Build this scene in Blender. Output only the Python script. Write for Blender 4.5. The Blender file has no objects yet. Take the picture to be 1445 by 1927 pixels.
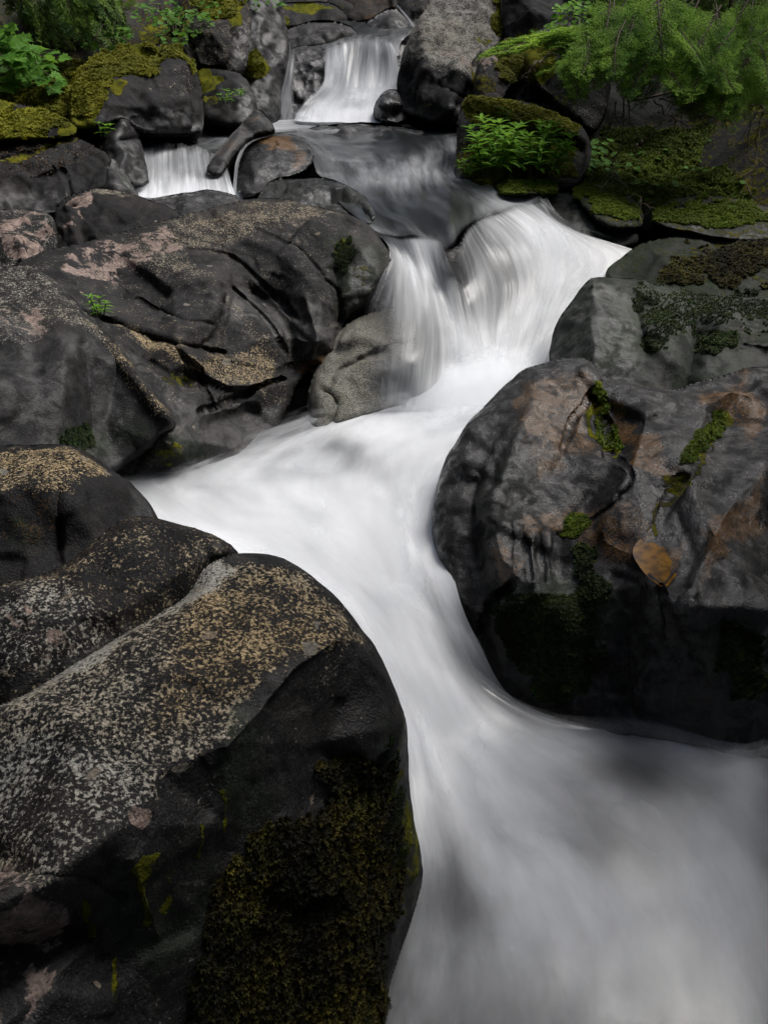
import bpy, bmesh, math, random
import numpy as np
from mathutils import Vector, Matrix, Euler
from mathutils.geometry import delaunay_2d_cdt
R_ = math.radians
scene = bpy.context.scene
COL = scene.collection
rng = np.random.default_rng(7)
random.seed(7)

# ------------------------------------------------------------------ camera
CAM_Z, PITCH, VFOV = 1.9, R_(30), R_(60)
cam_d = bpy.data.cameras.new('camera')
cam_d.sensor_fit = 'VERTICAL'; cam_d.angle = VFOV
cam_d.clip_start = 0.02; cam_d.clip_end = 500
cam = bpy.data.objects.new('camera', cam_d); COL.objects.link(cam)
cam.location = (0, 0, CAM_Z); cam.rotation_euler = (R_(90) - PITCH, 0, 0)
scene.camera = cam
# ------------------------------------------------------------------ sky, sun, exposure
SUN_EL, SUN_ROT = R_(57), R_(58)
w = bpy.data.worlds.new('World'); scene.world = w; w.use_nodes = True
nt = w.node_tree; nt.nodes.clear()
sky = nt.nodes.new('ShaderNodeTexSky'); sky.sky_type = 'NISHITA'; sky.sun_disc = False
sky.sun_elevation = SUN_EL; sky.sun_rotation = SUN_ROT; sky.dust_density = 4.0
hs = nt.nodes.new('ShaderNodeHueSaturation'); hs.inputs['Saturation'].default_value = 0.72
bg = nt.nodes.new('ShaderNodeBackground'); bg.inputs[1].default_value = 0.075
wo = nt.nodes.new('ShaderNodeOutputWorld')
nt.links.new(sky.outputs[0], hs.inputs['Color']); nt.links.new(hs.outputs[0], bg.inputs[0]); nt.links.new(bg.outputs[0], wo.inputs[0])
sd = bpy.data.lights.new('sun', 'SUN'); sd.energy = 1.7; sd.angle = R_(28); sd.color = (1.0, 0.98, 0.95)
sun = bpy.data.objects.new('sun', sd); COL.objects.link(sun)
sdir = Vector((math.sin(SUN_ROT) * math.cos(SUN_EL), math.cos(SUN_ROT) * math.cos(SUN_EL), math.sin(SUN_EL)))
sun.rotation_euler = sdir.to_track_quat('Z', 'Y').to_euler(); sun.location = sdir * 30
vs = scene.view_settings
vs.view_transform = 'Standard'; vs.look = 'None'; vs.exposure = 1.5; vs.gamma = 1.0
scene.cycles.use_denoising = True
scene.cycles.transparent_max_bounces = 24
scene.cycles.max_bounces = 8

# ------------------------------------------------------------------ helpers: where a point of the photo stands
FPX = 963.5 / math.tan(VFOV / 2)
CX, CY = 722.5, 963.5
CP, SP = math.cos(PITCH), math.sin(PITCH)
def depth_of(px, py, v):
    """v real: distance forward (world y); v imaginary: height (world z)."""
    yc = -(py - CY) / FPX
    if isinstance(v, complex):
        return (v.imag - CAM_Z) / (-SP + yc * CP)
    return v / (CP + yc * SP)
def at_d(px, py, d):
    px = np.asarray(px, float); py = np.asarray(py, float)
    xc = (px - CX) / FPX; yc = -(py - CY) / FPX
    return np.stack([d * xc, d * (CP + yc * SP), CAM_Z + d * (-SP + yc * CP)], -1)
def at(px, py, v):
    return Vector(at_d(px, py, depth_of(px, py, v)))

def _hash(ix, iy, iz, seed):
    h = (ix.astype(np.int64) * 374761393 + iy.astype(np.int64) * 668265263 + iz.astype(np.int64) * 2147483647 + seed * 1274126177) & 0xffffffff
    h = ((h ^ (h >> 13)) * 1274126177) & 0xffffffff
    h = ((h ^ (h >> 16)) * 2246822519) & 0xffffffff
    return ((h ^ (h >> 15)) & 0xffff) / 65535.0
def vnoise(p, seed=0):
    i = np.floor(p); f = p - i; i = i.astype(np.int64)
    u = f * f * f * (f * (f * 6 - 15) + 10)
    r = 0
    for dx in (0, 1):
        wx = u[..., 0] if dx else 1 - u[..., 0]
        for dy in (0, 1):
            wy = u[..., 1] if dy else 1 - u[..., 1]
            for dz in (0, 1):
                wz = u[..., 2] if dz else 1 - u[..., 2]
                r = r + wx * wy * wz * _hash(i[..., 0] + dx, i[..., 1] + dy, i[..., 2] + dz, seed)
    return r * 2 - 1
def fbm(p, octaves=4, seed=0, gain=0.5):
    a, s, t = 1.0, 0, 0
    for o in range(octaves):
        s = s + a * vnoise(p * (2.03 ** o) + 17.3 * o, seed + o); t += a; a *= gain
    return s / t

def facets(p, seed=0, sharp=34.0):
    i = np.floor(p).astype(np.int64); acc = 0; wt = 0
    for dx in (-1, 0, 1):
        for dy in (-1, 0, 1):
            for dz in (-1, 0, 1):
                cx, cy, cz = i[..., 0] + dx, i[..., 1] + dy, i[..., 2] + dz
                q = np.stack([cx + _hash(cx, cy, cz, seed), cy + _hash(cx, cy, cz, seed + 1), cz + _hash(cx, cy, cz, seed + 2)], -1)
                r = p - q; d2 = (r * r).sum(-1); w_ = np.exp(-sharp * d2)
                g = sum(r[..., k] * (_hash(cx, cy, cz, seed + 5 + k) * 2 - 1) for k in range(3)) + (_hash(cx, cy, cz, seed + 9) - .5) * .35
                acc = acc + w_ * g; wt = wt + w_
    return acc / (wt + 1e-12)
def catmull(P, closed, seg_len=None, n=None):
    P = np.asarray(P, float); N = len(P); out = []
    rngi = range(N if closed else N - 1)
    for i in rngi:
        if closed: a, b, c, d = P[(i - 1) % N], P[i], P[(i + 1) % N], P[(i + 2) % N]
        else: a, b, c, d = P[max(i - 1, 0)], P[i], P[i + 1], P[min(i + 2, N - 1)]
        k = n if n else max(2, int(np.hypot(*(c - b)[:2]) / seg_len))
        for t in np.arange(k) / k:
            t2, t3 = t * t, t * t * t
            out.append(0.5 * ((2 * b) + (c - a) * t + (2 * a - 5 * b + 4 * c - d) * t2 + (3 * b - a - 3 * c + d) * t3))
    if not closed: out.append(P[-1])
    return np.array(out)
def seg_dist(X, Y, poly, closed):
    """distance of points to a polyline, index and parameter of the nearest point"""
    best = np.full(X.shape, 1e9); bx = np.zeros(X.shape); by = np.zeros(X.shape)
    M = len(poly)
    for i in range(M if closed else M - 1):
        ax, ay = poly[i][:2]; cx, cy = poly[(i + 1) % M][:2]
        dx, dy = cx - ax, cy - ay; L = dx * dx + dy * dy + 1e-9
        t = np.clip(((X - ax) * dx + (Y - ay) * dy) / L, 0, 1)
        qx, qy = ax + t * dx, ay + t * dy
        d = np.hypot(X - qx, Y - qy); m = d < best
        best = np.where(m, d, best); bx = np.where(m, qx, bx); by = np.where(m, qy, by)
    return best, bx, by
def inside(X, Y, poly):
    r = np.zeros(X.shape, bool); M = len(poly)
    for i in range(M):
        ax, ay = poly[i][:2]; cx, cy = poly[(i + 1) % M][:2]
        if ay == cy: continue
        r ^= ((ay > Y) != (cy > Y)) & (X < (cx - ax) * (Y - ay) / (cy - ay) + ax)
    return r
def blur(A, M, s):
    if s <= 0.3: return A
    k = np.arange(-int(3 * s) - 1, int(3 * s) + 2); g = np.exp(-k * k / (2 * s * s)); g /= g.sum()
    def conv(B):
        pad = len(k) // 2
        C = np.pad(B, ((pad, pad), (0, 0))); B = sum(g[j] * C[j:j + B.shape[0]] for j in range(len(k)))
        C = np.pad(B, ((0, 0), (pad, pad))); return sum(g[j] * C[:, j:j + B.shape[1]] for j in range(len(k)))
    return conv(A * M) / np.maximum(conv(M.astype(float)), 1e-9)
def sstep(a, b, x):
    t = np.clip((x - a) / (b - a), 0, 1); return t * t * (3 - 2 * t)

def mesh_obj(name, V, F, mat, parent=None, loc=None, attrs=None, smooth=True, loose=None):
    """V world coordinates; the object's origin goes to loc"""
    V = np.asarray(V, float)
    me = bpy.data.meshes.new(name)
    o0 = np.array(loc if loc is not None else (0, 0, 0), float)
    me.from_pydata((V - o0).tolist(), [], F)
    for k, a in (attrs or {}).items():
        if a.shape[1] == 4:
            at_ = me.attributes.new(k, 'FLOAT_COLOR', 'POINT'); at_.data.foreach_set('color', a.astype(np.float32).ravel())
        else:
            at_ = me.attributes.new(k, 'FLOAT_VECTOR', 'POINT'); at_.data.foreach_set('vector', a.astype(np.float32).ravel())
    if smooth: me.polygons.foreach_set('use_smooth', [True] * len(me.polygons))
    me.materials.append(mat); me.update()
    ob = bpy.data.objects.new(name, me); COL.objects.link(ob)
    if parent is not None:
        ob.parent = parent; ob.location = Vector(o0) - parent.location
    else: ob.location = o0
    return ob
def tag(o, label=None, cat=None, group=None, kind=None):
    for k, v in (('label', label), ('category', cat), ('group', group), ('kind', kind)):
        if v: o[k] = v
    return o

CH = {'spk': 0, 'warm': 1, 'pink': 2, 'wet': 3, 'moss': 4, 'rust': 5, 'alga': 6, 'pale': 7}
SURF = {}
def relief(key, name, label, outline, ctrl=(), links=(), step=4, smooth=7, rnd=28, rnd_amt=0.10, rough=(0.018, 0.006),
           thick=0.5, facet=(0.03, 4.0), cracks=(), ridges=(), base=None, paint=(), cat='boulder', kind=None, group=None, mat=None, jag=1.5, sink=0.25, seed=None):
    seed = seed if seed is not None else (sum(map(ord, key)) * 7) % 997
    OL = [(p[0], p[1], 1.0 / depth_of(*p[:3])) for p in outline]
    ol = catmull(OL, True, seg_len=14)
    j = fbm(np.c_[ol[:, 0] / 26, ol[:, 1] / 26, np.full(len(ol), seed * 1.7)], 3, seed)
    tn = np.roll(ol[:, :2], -1, 0) - np.roll(ol[:, :2], 1, 0); tn /= np.linalg.norm(tn, axis=1)[:, None] + 1e-9
    ol[:, 0] += -tn[:, 1] * j * jag * 2; ol[:, 1] += tn[:, 0] * j * jag * 2
    C = [(p[0], p[1], 1.0 / depth_of(*p[:3])) for p in ctrl]
    pts = [Vector(p[:2]) for p in ol] + [Vector(p[:2]) for p in C]
    vals = np.array([p[2] for p in ol] + [p[2] for p in C])
    no = len(ol)
    ed = [(i, (i + 1) % no) for i in range(no)] + [(no + a, no + b) for a, b in links]
    vc, _, fc, ov, _, _ = delaunay_2d_cdt(pts, ed, [], 0, 1e-4)
    P2 = np.array([v[:] for v in vc])
    W = np.array([np.mean(vals[list(o)]) if len(o) else np.nan for o in ov])
    for i in np.where(np.isnan(W))[0]:
        dd = np.hypot(*(P2 - P2[i]).T); dd[np.isnan(W)] = 1e9; W[i] = W[np.argmin(dd)]
    x0, y0 = ol[:, 0].min() - 4 * step, ol[:, 1].min() - 4 * step
    nx = int((ol[:, 0].max() - x0) / step) + 5; ny = int((ol[:, 1].max() - y0) / step) + 5
    gx = x0 + step * np.arange(nx); gy = y0 + step * np.arange(ny); X, Y = np.meshgrid(gx, gy)
    D = np.zeros((ny, nx)); M = np.zeros((ny, nx), bool)
    for f in fc:
        a, b, c = P2[f[0]], P2[f[1]], P2[f[2]]
        det = (b[1] - c[1]) * (a[0] - c[0]) + (c[0] - b[0]) * (a[1] - c[1])
        if abs(det) < 1e-6: continue
        i0 = max(0, int((min(a[0], b[0], c[0]) - x0) / step)); i1 = min(nx, int((max(a[0], b[0], c[0]) - x0) / step) + 2)
        j0 = max(0, int((min(a[1], b[1], c[1]) - y0) / step)); j1 = min(ny, int((max(a[1], b[1], c[1]) - y0) / step) + 2)
        xs, ys = X[j0:j1, i0:i1], Y[j0:j1, i0:i1]
        l1 = ((b[1] - c[1]) * (xs - c[0]) + (c[0] - b[0]) * (ys - c[1])) / det
        l2 = ((c[1] - a[1]) * (xs - c[0]) + (a[0] - c[0]) * (ys - c[1])) / det
        m = (l1 >= -1e-6) & (l2 >= -1e-6) & (l1 + l2 <= 1 + 1e-6)
        D[j0:j1, i0:i1][m] = (l1 * W[f[0]] + l2 * W[f[1]] + (1 - l1 - l2) * W[f[2]])[m]; M[j0:j1, i0:i1] |= m
    D = np.where(M, D, 0)
    inn = inside(X, Y, ol)
    D = np.where(M, blur(D, M & inn, smooth / step), 0)
    D2 = blur(D, M & (D > 1e-6), 3.0); D = np.where(D > 1e-6, D, D2); D = np.where(D > 1e-6, D, np.median(vals))
    d = 1.0 / D
    od, ox, oy = seg_dist(X, Y, ol, True)
    sd_ = np.where(inn, od, -od)
    t = np.clip(1 - sd_ / rnd, 0, 1); scale = d / 2.0
    d = d + rnd_amt * (1 - np.sqrt(np.maximum(1 - t * t, 0)))
    for cpts, cw, ch_ in ridges:
        cl = catmull(cpts, False, seg_len=14)[:, :2] if len(cpts) > 1 else np.array(cpts, float)
        wj = 1 + 0.35 * fbm(np.stack([X / 60, Y / 60, 0 * X + seed], -1), 2, seed + 2)
        dd, _, _ = seg_dist(X, Y, cl, False)
        d = d - ch_ * np.exp(-(np.sqrt((dd / (cw * wj)) ** 2 + .02) - .14) * 1.25)
    for cpts, cw, cd in cracks:
        cl = catmull(cpts, False, seg_len=10)[:, :2]
        jj = fbm(np.c_[cl / 18, np.full(len(cl), 3.3)], 3, seed + 5)
        cl = cl + jj[:, None] * 5
        dd, _, _ = seg_dist(X, Y, cl, False)
        wv = cw * (0.75 + 0.5 * vnoise(np.stack([X / 30, Y / 30, 0 * X], -1), seed))
        d = d + 0.9 * cd * np.exp(-(dd / np.maximum(0.7 * wv, 1.35 * step)) ** 2)
    # snap the rim of the grid to the outline
    keep = sd_ > -0.75 * step
    cell = keep[:-1, :-1] & keep[1:, :-1] & keep[:-1, 1:] & keep[1:, 1:]
    used = np.zeros((ny, nx), bool)
    for a in (0, 1):
        for b in (0, 1): used[a:ny - 1 + a, b:nx - 1 + b] |= cell
    cnt = np.zeros((ny, nx), int)
    for a in (0, 1):
        for b in (0, 1): cnt[a:ny - 1 + a, b:nx - 1 + b] += cell
    rim = used & (cnt < 4)
    near = rim & (od < 1.8 * step)
    Xs = np.where(near, ox, X); Ys = np.where(near, oy, Y)
    P = at_d(Xs, Ys, d)
    Pn = at_d(X, Y, d); nrm = np.cross(np.gradient(Pn, axis=0), np.gradient(Pn, axis=1)); nrm /= np.linalg.norm(nrm, axis=-1)[..., None] + 1e-12
    nrm *= np.sign((nrm * (np.array([0, 0, CAM_Z]) - Pn)).sum(-1))[..., None]
    amp, amp2 = rough
    nz = amp * fbm(P * 2.2 + seed, 3, seed) * 1.6 + amp * 0.9 * fbm(P * 7 + seed, 4, seed + 3) + amp2 * fbm(P * 26, 3, seed + 9)
    fz = np.zeros(d.shape); fz[used] = facet[0] * facets(P[used] * facet[1] + seed, seed) + 0.22 * facet[0] * facets(P[used] * facet[1] * 2.7 + seed, seed + 50); nz = nz + fz
    nz = nz * sstep(-0.5 * step, 5 * step, sd_)
    P = P + nrm * nz[..., None]
    idx = -np.ones((ny, nx), int); idx[used] = np.arange(used.sum())
    V = P[used]
    # masks
    A = np.zeros((len(V), 8)); px_, py_ = Xs[used], Ys[used]
    for k, v in (base or {}).items(): A[:, CH[k]] = v
    wx = fbm(V * 5 + 3, 4, seed + 21, 0.6); wy = fbm(V * 5 + 40, 4, seed + 33, 0.6)
    sc_ = FPX / np.median(d) * 0.05
    qx, qy = px_ + wx * sc_ * 1.3, py_ + wy * sc_ * 1.3
    for pt in paint:
        ch, kindp = pt[0], pt[1]
        if kindp == 'e':      # ellipse cx cy rx ry value [angle]
            cx, cy, rx, ry, val = pt[2:7]; an = R_(pt[7]) if len(pt) > 7 else 0
            ux = (qx - cx) * math.cos(an) + (qy - cy) * math.sin(an); uy = -(qx - cx) * math.sin(an) + (qy - cy) * math.cos(an)
            m = 1 - sstep(0.7, 1.15, np.hypot(ux / rx, uy / ry))
        elif kindp == 'p':    # polygon pts value feather
            poly, val, fe = pt[2:5]
            dd, _, _ = seg_dist(qx, qy, poly, True); s_ = np.where(inside(qx, qy, poly), dd, -dd)
            m = sstep(-fe, fe, s_)
        elif kindp == 'l':    # line pts value width
            poly, val, wd = pt[2:5]
            dd, _, _ = seg_dist(qx, qy, poly, False); m = 1 - sstep(wd * 0.5, wd * 1.2, dd)
        c = CH[ch]
        A[:, c] = A[:, c] * (1 - m) + val * m
    F = []
    jj, ii = np.where(cell)
    F = np.stack([idx[jj, ii], idx[jj + 1, ii], idx[jj + 1, ii + 1], idx[jj, ii + 1]], 1)
    # back: rings that run back from the rim and close
    # ordered rim loop(s) from boundary edges
    E = {}
    for a, b in ((0, 1), (1, 2), (2, 3), (3, 0)):
        for u, v in zip(F[:, a], F[:, b]): E[(u, v)] = 1
    nxt = {u: v for (u, v) in E if (v, u) not in E}
    loops = []; left = set(nxt)
    while left:
        s = left.pop(); lp = [s]; c = nxt[s]
        while c != s and c in left: left.discard(c); lp.append(c); c = nxt[c]
        loops.append(lp)
    lp = max(loops, key=len)
    Lv = V[lp]; ctr = Lv.mean(0); ctr[2] = min(ctr[2], np.percentile(Lv[:, 2], 40))
    Vl = [V]; Fl = F.tolist(); base_i = len(V); prev = list(lp); Al = [A]
    vd = np.array([0, 0.93, -0.37])
    rel_ = V[lp] - np.array([0, 0, CAM_Z]); ld = rel_[:, 1] * CP - rel_[:, 2] * SP; lx = CX + FPX * rel_[:, 0] / ld; ly = CY - FPX * (rel_[:, 1] * SP + rel_[:, 2] * CP) / ld
    kk = np.array([1, 4, 6, 4, 1.0]) / 16; lds = sum(kk[i] * np.roll(ld, i - 2) for i in range(5))
    mx, my = lx.mean(), ly.mean()
    for r in (0.12, 0.3, 0.52, 0.74, 0.92):
        shr = math.sqrt(max(0, 1 - r * r)) ** 1.2
        q = at_d(mx + (lx - mx) * shr, my + (ly - my) * shr, lds * (1 - r) + np.mean(lds) * r + thick * r)
        q[:, 2] -= 0.25 * thick * r
        cur = list(range(base_i, base_i + len(q))); base_i += len(q); Vl.append(q); Al.append(A[lp])
        n = len(lp)
        for i in range(n):
            Fl.append([prev[i], cur[i], cur[(i + 1) % n], prev[(i + 1) % n]][::-1])
        prev = cur
    c = at_d(mx, my, np.mean(lds) + thick * 1.02); c = c - np.array([0, 0, 0.25 * thick])
    Vl.append(c[None]); Al.append(A[lp[:1]])
    n = len(prev)
    for i in range(n): Fl.append([prev[(i + 1) % n], base_i, prev[i]][::-1])
    V2 = np.concatenate(Vl); A2 = np.concatenate(Al)
    lo = np.array([V2[:, 0].mean(), V2[:, 1].mean(), V2[:, 2].min()])
    ob = mesh_obj(name, V2, Fl, mat or M_ROCK, None, lo, {'ma': A2[:, :4], 'mb': A2[:, 4:]})
    tag(ob, label, cat, group, kind)
    # surface lookup for things that grow on it
    N = np.zeros_like(P)
    dx = np.gradient(P, axis=1); dy = np.gradient(P, axis=0); N = np.cross(dy, dx)
    N /= np.linalg.norm(N, axis=-1)[..., None] + 1e-12
    tocam = np.array([0, 0, CAM_Z]) - P; N *= np.sign((N * tocam).sum(-1))[..., None]
    SURF[key] = dict(P=P, N=N, x0=x0, y0=y0, step=step, inn=inn, ob=ob)
    return ob
def on(key, px, py):
    s = SURF[key]; v = np.clip((np.asarray(py, float) - s['y0']) / s['step'], 0, s['P'].shape[0] - 1.001); u = np.clip((np.asarray(px, float) - s['x0']) / s['step'], 0, s['P'].shape[1] - 1.001)
    j = v.astype(int); i = u.astype(int); fv = (v - j)[..., None]; fu = (u - i)[..., None]
    f = lambda A: (A[j, i] * (1 - fu) + A[j, i + 1] * fu) * (1 - fv) + (A[j + 1, i] * (1 - fu) + A[j + 1, i + 1] * fu) * fv
    return f(s['P']), f(s['N'])

# ------------------------------------------------------------------ materials
class NT:
    def __init__(s, name):
        s.m = bpy.data.materials.new(name); s.m.use_nodes = True; s.t = s.m.node_tree; s.t.nodes.clear()
        s.out = s.t.nodes.new('ShaderNodeOutputMaterial')
    def n(s, typ, **kw):
        nd = s.t.nodes.new(typ)
        for k, v in kw.items():
            if k.startswith('i_'):
                key = k[2:]; key = int(key) if key.isdigit() else key
                s.set(nd.inputs[key], v)
            else: setattr(nd, k, v)
        return nd
    def set(s, sock, v):
        if isinstance(v, bpy.types.NodeSocket): s.t.links.new(v, sock)
        else: sock.default_value = v
    def math(s, op, a, b=0.0, c=None, clamp=False):
        nd = s.t.nodes.new('ShaderNodeMath'); nd.operation = op; nd.use_clamp = clamp
        s.set(nd.inputs[0], a); s.set(nd.inputs[1], b)
        if c is not None: s.set(nd.inputs[2], c)
        return nd.outputs[0]
    def mix(s, f, a, b):
        nd = s.t.nodes.new('ShaderNodeMix'); nd.data_type = 'RGBA'; nd.clamp_factor = True
        s.set(nd.inputs[0], f)
        s.set(nd.inputs[6], a if isinstance(a, bpy.types.NodeSocket) else (*a, 1)); s.set(nd.inputs[7], b if isinstance(b, bpy.types.NodeSocket) else (*b, 1))
        return nd.outputs[2]
    def fmix(s, f, a, b):
        nd = s.t.nodes.new('ShaderNodeMix'); nd.data_type = 'FLOAT'; nd.clamp_factor = True
        s.set(nd.inputs[0], f); s.set(nd.inputs[2], a); s.set(nd.inputs[3], b); return nd.outputs[0]
    def noise(s, vec, scale, detail=4, rough=0.55, dist=0.0):
        nd = s.n('ShaderNodeTexNoise'); s.set(nd.inputs['Vector'], vec)
        nd.inputs['Scale'].default_value = scale; nd.inputs['Detail'].default_value = detail
        nd.inputs['Roughness'].default_value = rough; nd.inputs['Distortion'].default_value = dist
        return nd.outputs[0]
    def ramp(s, v, a, b, clamp=True):
        nd = s.t.nodes.new('ShaderNodeMapRange'); nd.interpolation_type = 'SMOOTHSTEP'
        s.set(nd.inputs[0], v); s.set(nd.inputs[1], a); s.set(nd.inputs[2], b); return nd.outputs[0]

def make_rock():
    t = NT('rock'); geo = t.n('ShaderNodeNewGeometry'); P = geo.outputs['Position']; Nn = geo.outputs['Normal']
    ma = t.n('ShaderNodeAttribute', attribute_name='ma'); mb = t.n('ShaderNodeAttribute', attribute_name='mb')
    sa = t.n('ShaderNodeSeparateColor'); t.set(sa.inputs[0], ma.outputs['Color']); sb = t.n('ShaderNodeSeparateColor'); t.set(sb.inputs[0], mb.outputs['Color'])
    spk, warm, pink, wet = sa.outputs[0], sa.outputs[1], sa.outputs[2], ma.outputs['Alpha']
    moss, rust, alga, pale = sb.outputs[0], sb.outputs[1], sb.outputs[2], mb.outputs['Alpha']
    big = t.noise(P, 2.6, 5, 0.6); mid = t.noise(P, 9, 5, 0.62, 0.4); spn = t.noise(P, 46, 6, 0.68, 0.3); spk_n = t.noise(P, 130, 6, 0.7, 0.2); fine = t.noise(P, 190, 3, 0.6)
    blot = t.noise(P, 15, 5, 0.65, 0.6); grain = t.noise(P, 420, 2, 0.5)
    up = t.n('ShaderNodeSeparateXYZ'); t.set(up.inputs[0], Nn); upz = up.outputs[2]
    wet = t.math('MULTIPLY', wet, t.fmix(t.ramp(t.math('ADD', t.math('MULTIPLY', big, 0.5), t.math('MULTIPLY', blot, 0.5)), 0.43, 0.56), 0.15, 1.0))
    # dark stone with brown and bluish variation
    c = t.mix(t.ramp(mid, 0.3, 0.7), (0.003, 0.003, 0.0034), (0.012, 0.0118, 0.013))
    c = t.mix(t.math('MULTIPLY', t.ramp(big, 0.48, 0.72), 0.5), c, (0.022, 0.016, 0.011))
    c = t.mix(t.math('MULTIPLY', t.ramp(spn, 0.55, 0.75), 0.3), c, (0.042, 0.041, 0.039))
    gm = t.math('ADD', t.math('MULTIPLY', fine, 0.6), t.math('MULTIPLY', grain, 0.4))
    c = t.mix(t.math('MULTIPLY', t.ramp(gm, 0.52, 0.60), 0.6), c, (0.040, 0.039, 0.038)); c = t.mix(t.math('MULTIPLY', t.ramp(gm, 0.47, 0.40), 0.6), c, (0.004, 0.004, 0.004))
    c = t.mix(t.math('MULTIPLY', t.ramp(t.math('ADD', t.math('MULTIPLY', blot, 0.6), t.math('MULTIPLY', spk_n, 0.4)), 0.52, 0.62), 0.5), c, (0.036, 0.031, 0.026))
    mpz = t.n('ShaderNodeMapping'); t.set(mpz.inputs['Vector'], P); mpz.inputs['Scale'].default_value = (30, 30, 3.0)
    streak = t.noise(mpz.outputs[0], 1.0, 5, 0.65, 0.4); steep = t.ramp(upz, 0.75, 0.35)
    c = t.mix(t.math('MULTIPLY', t.math('MULTIPLY', t.ramp(streak, 0.5, 0.62), steep), 0.75), c, (0.006, 0.0055, 0.005))
    c = t.mix(t.math('MULTIPLY', t.math('MULTIPLY', t.ramp(streak, 0.44, 0.36), steep), 0.4), c, (0.030, 0.029, 0.028))
    # pale fresh granite with dark grains
    gr = t.mix(t.ramp(fine, 0.44, 0.54), (0.05, 0.047, 0.04), (0.235, 0.225, 0.185))
    c = t.mix(pale, c, gr)
    # lichen crust: speckle
    thr = t.math('SUBTRACT', 0.69, t.math('MULTIPLY', spk, 0.30))
    sv = t.math('ADD', t.math('MULTIPLY', spk_n, 0.62), t.math('ADD', t.math('MULTIPLY', blot, 0.25), t.math('MULTIPLY', fine, 0.13)))
    lm = t.math('MULTIPLY', t.ramp(t.math('SUBTRACT', sv, thr), 0.0, 0.055), t.ramp(spk, 0.0, 0.08))
    lg = t.mix(t.ramp(fine, 0.35, 0.65), (0.17, 0.165, 0.15), (0.36, 0.35, 0.31)); lw = t.mix(t.ramp(fine, 0.35, 0.65), (0.15, 0.108, 0.055), (0.42, 0.325, 0.19))
    wv = t.math('ADD', warm, t.math('MULTIPLY', t.math('SUBTRACT', big, 0.5), 0.9), clamp=True)
    c = t.mix(lm, c, t.mix(wv, lg, lw))
    # broad crusts: pink-tan plates
    pv = t.ramp(t.math('ADD', t.math('MULTIPLY', blot, 0.6), t.math('MULTIPLY', big, 0.4)), t.math('SUBTRACT', 0.68, t.math('MULTIPLY', pink, 0.25)), t.math('SUBTRACT', 0.72, t.math('MULTIPLY', pink, 0.25)))
    pc = t.mix(t.ramp(spn, 0.35, 0.65), (0.15, 0.105, 0.092), (0.33, 0.255, 0.215))
    c = t.mix(t.math('MULTIPLY', t.math('MULTIPLY', pv, t.ramp(pink, 0.02, 0.2)), t.fmix(0.85, 1.0, t.ramp(t.math('ADD', t.math('MULTIPLY', spk_n, .6), t.math('MULTIPLY', blot, .4)), 0.43, 0.54))), c, pc)
    vo = t.n('ShaderNodeTexVoronoi'); vo.inputs['Scale'].default_value = 17; vo.inputs['Randomness'].default_value = 1.0
    vv = t.n('ShaderNodeVectorMath', operation='MULTIPLY_ADD'); nzc = t.n('ShaderNodeTexNoise'); nzc.inputs['Scale'].default_value = 40; t.set(nzc.inputs['Vector'], P)
    t.set(vv.inputs[0], nzc.outputs['Color']); vv.inputs[1].default_value = (.03, .03, .03); t.set(vv.inputs[2], P); t.set(vo.inputs['Vector'], vv.outputs[0])
    sc2 = t.n('ShaderNodeSeparateColor'); t.set(sc2.inputs[0], vo.outputs['Color'])
    rad = t.math('MULTIPLY', t.math('SUBTRACT', sc2.outputs[0], t.math('SUBTRACT', 0.92, t.math('MULTIPLY', spk, 0.45))), 0.9)
    sp2 = t.math('MULTIPLY', t.ramp(t.math('SUBTRACT', rad, vo.outputs['Distance']), 0.0, 0.05), t.ramp(spk, 0.1, 0.25))
    c = t.mix(t.math('MULTIPLY', sp2, 0.8), c, t.mix(sc2.outputs[1], t.mix(t.ramp(fine, .3, .7), (.10, .098, .085), (.22, .215, .185)), t.mix(t.ramp(fine, .3, .7), (.14, .105, .08), (.27, .21, .15))))
    # wet stone is darker
    dk = t.n('ShaderNodeHueSaturation'); dk.inputs['Value'].default_value = 0.6; t.set(dk.inputs['Color'], c)
    c = t.mix(wet, c, dk.outputs[0])
    # rust film
    rv = t.math('MULTIPLY', t.ramp(rust, 0.0, 0.9), t.ramp(t.math('ADD', t.math('ADD', t.math('MULTIPLY', spk_n, 0.45), t.math('MULTIPLY', spn, 0.2)), t.math('MULTIPLY', blot, 0.35)), t.math('SUBTRACT', 0.62, t.math('MULTIPLY', rust, 0.22)), t.math('SUBTRACT', 0.66, t.math('MULTIPLY', rust, 0.22))))
    c = t.mix(rv, c, t.mix(t.ramp(fine, 0.3, 0.7), (0.04, 0.019, 0.004), (0.15, 0.072, 0.016)))
    # green film
    av = t.math('MULTIPLY', alga, t.ramp(t.math('ADD', t.math('MULTIPLY', spn, 0.5), t.math('MULTIPLY', mid, 0.5)), 0.36, 0.6))
    c = t.mix(av, c, t.mix(t.ramp(fine, 0.3, 0.7), (0.004, 0.009, 0.002), (0.015, 0.034, 0.005)))
    # moss carpet
    me = t.math('ADD', moss, t.math('MULTIPLY', t.math('SUBTRACT', t.math('ADD', t.math('MULTIPLY', blot, 0.5), t.math('MULTIPLY', spn, 0.5)), 0.5), 1.3))
    mv = t.math('MULTIPLY', t.ramp(me, 0.42, 0.58), t.ramp(moss, 0.05, 0.25))
    mc = t.mix(t.ramp(blot, 0.35, 0.65), (0.085, 0.10, 0.007), (0.25, 0.24, 0.016))
    mc = t.mix(t.ramp(fine, 0.35, 0.7), t.mix(0.55, mc, (0.02, 0.022, 0.004)), mc)
    mc = t.mix(t.math('MULTIPLY', t.ramp(big, 0.5, 0.7), 0.35), mc, (0.15, 0.085, 0.012))
    c = t.mix(mv, c, mc)
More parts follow.
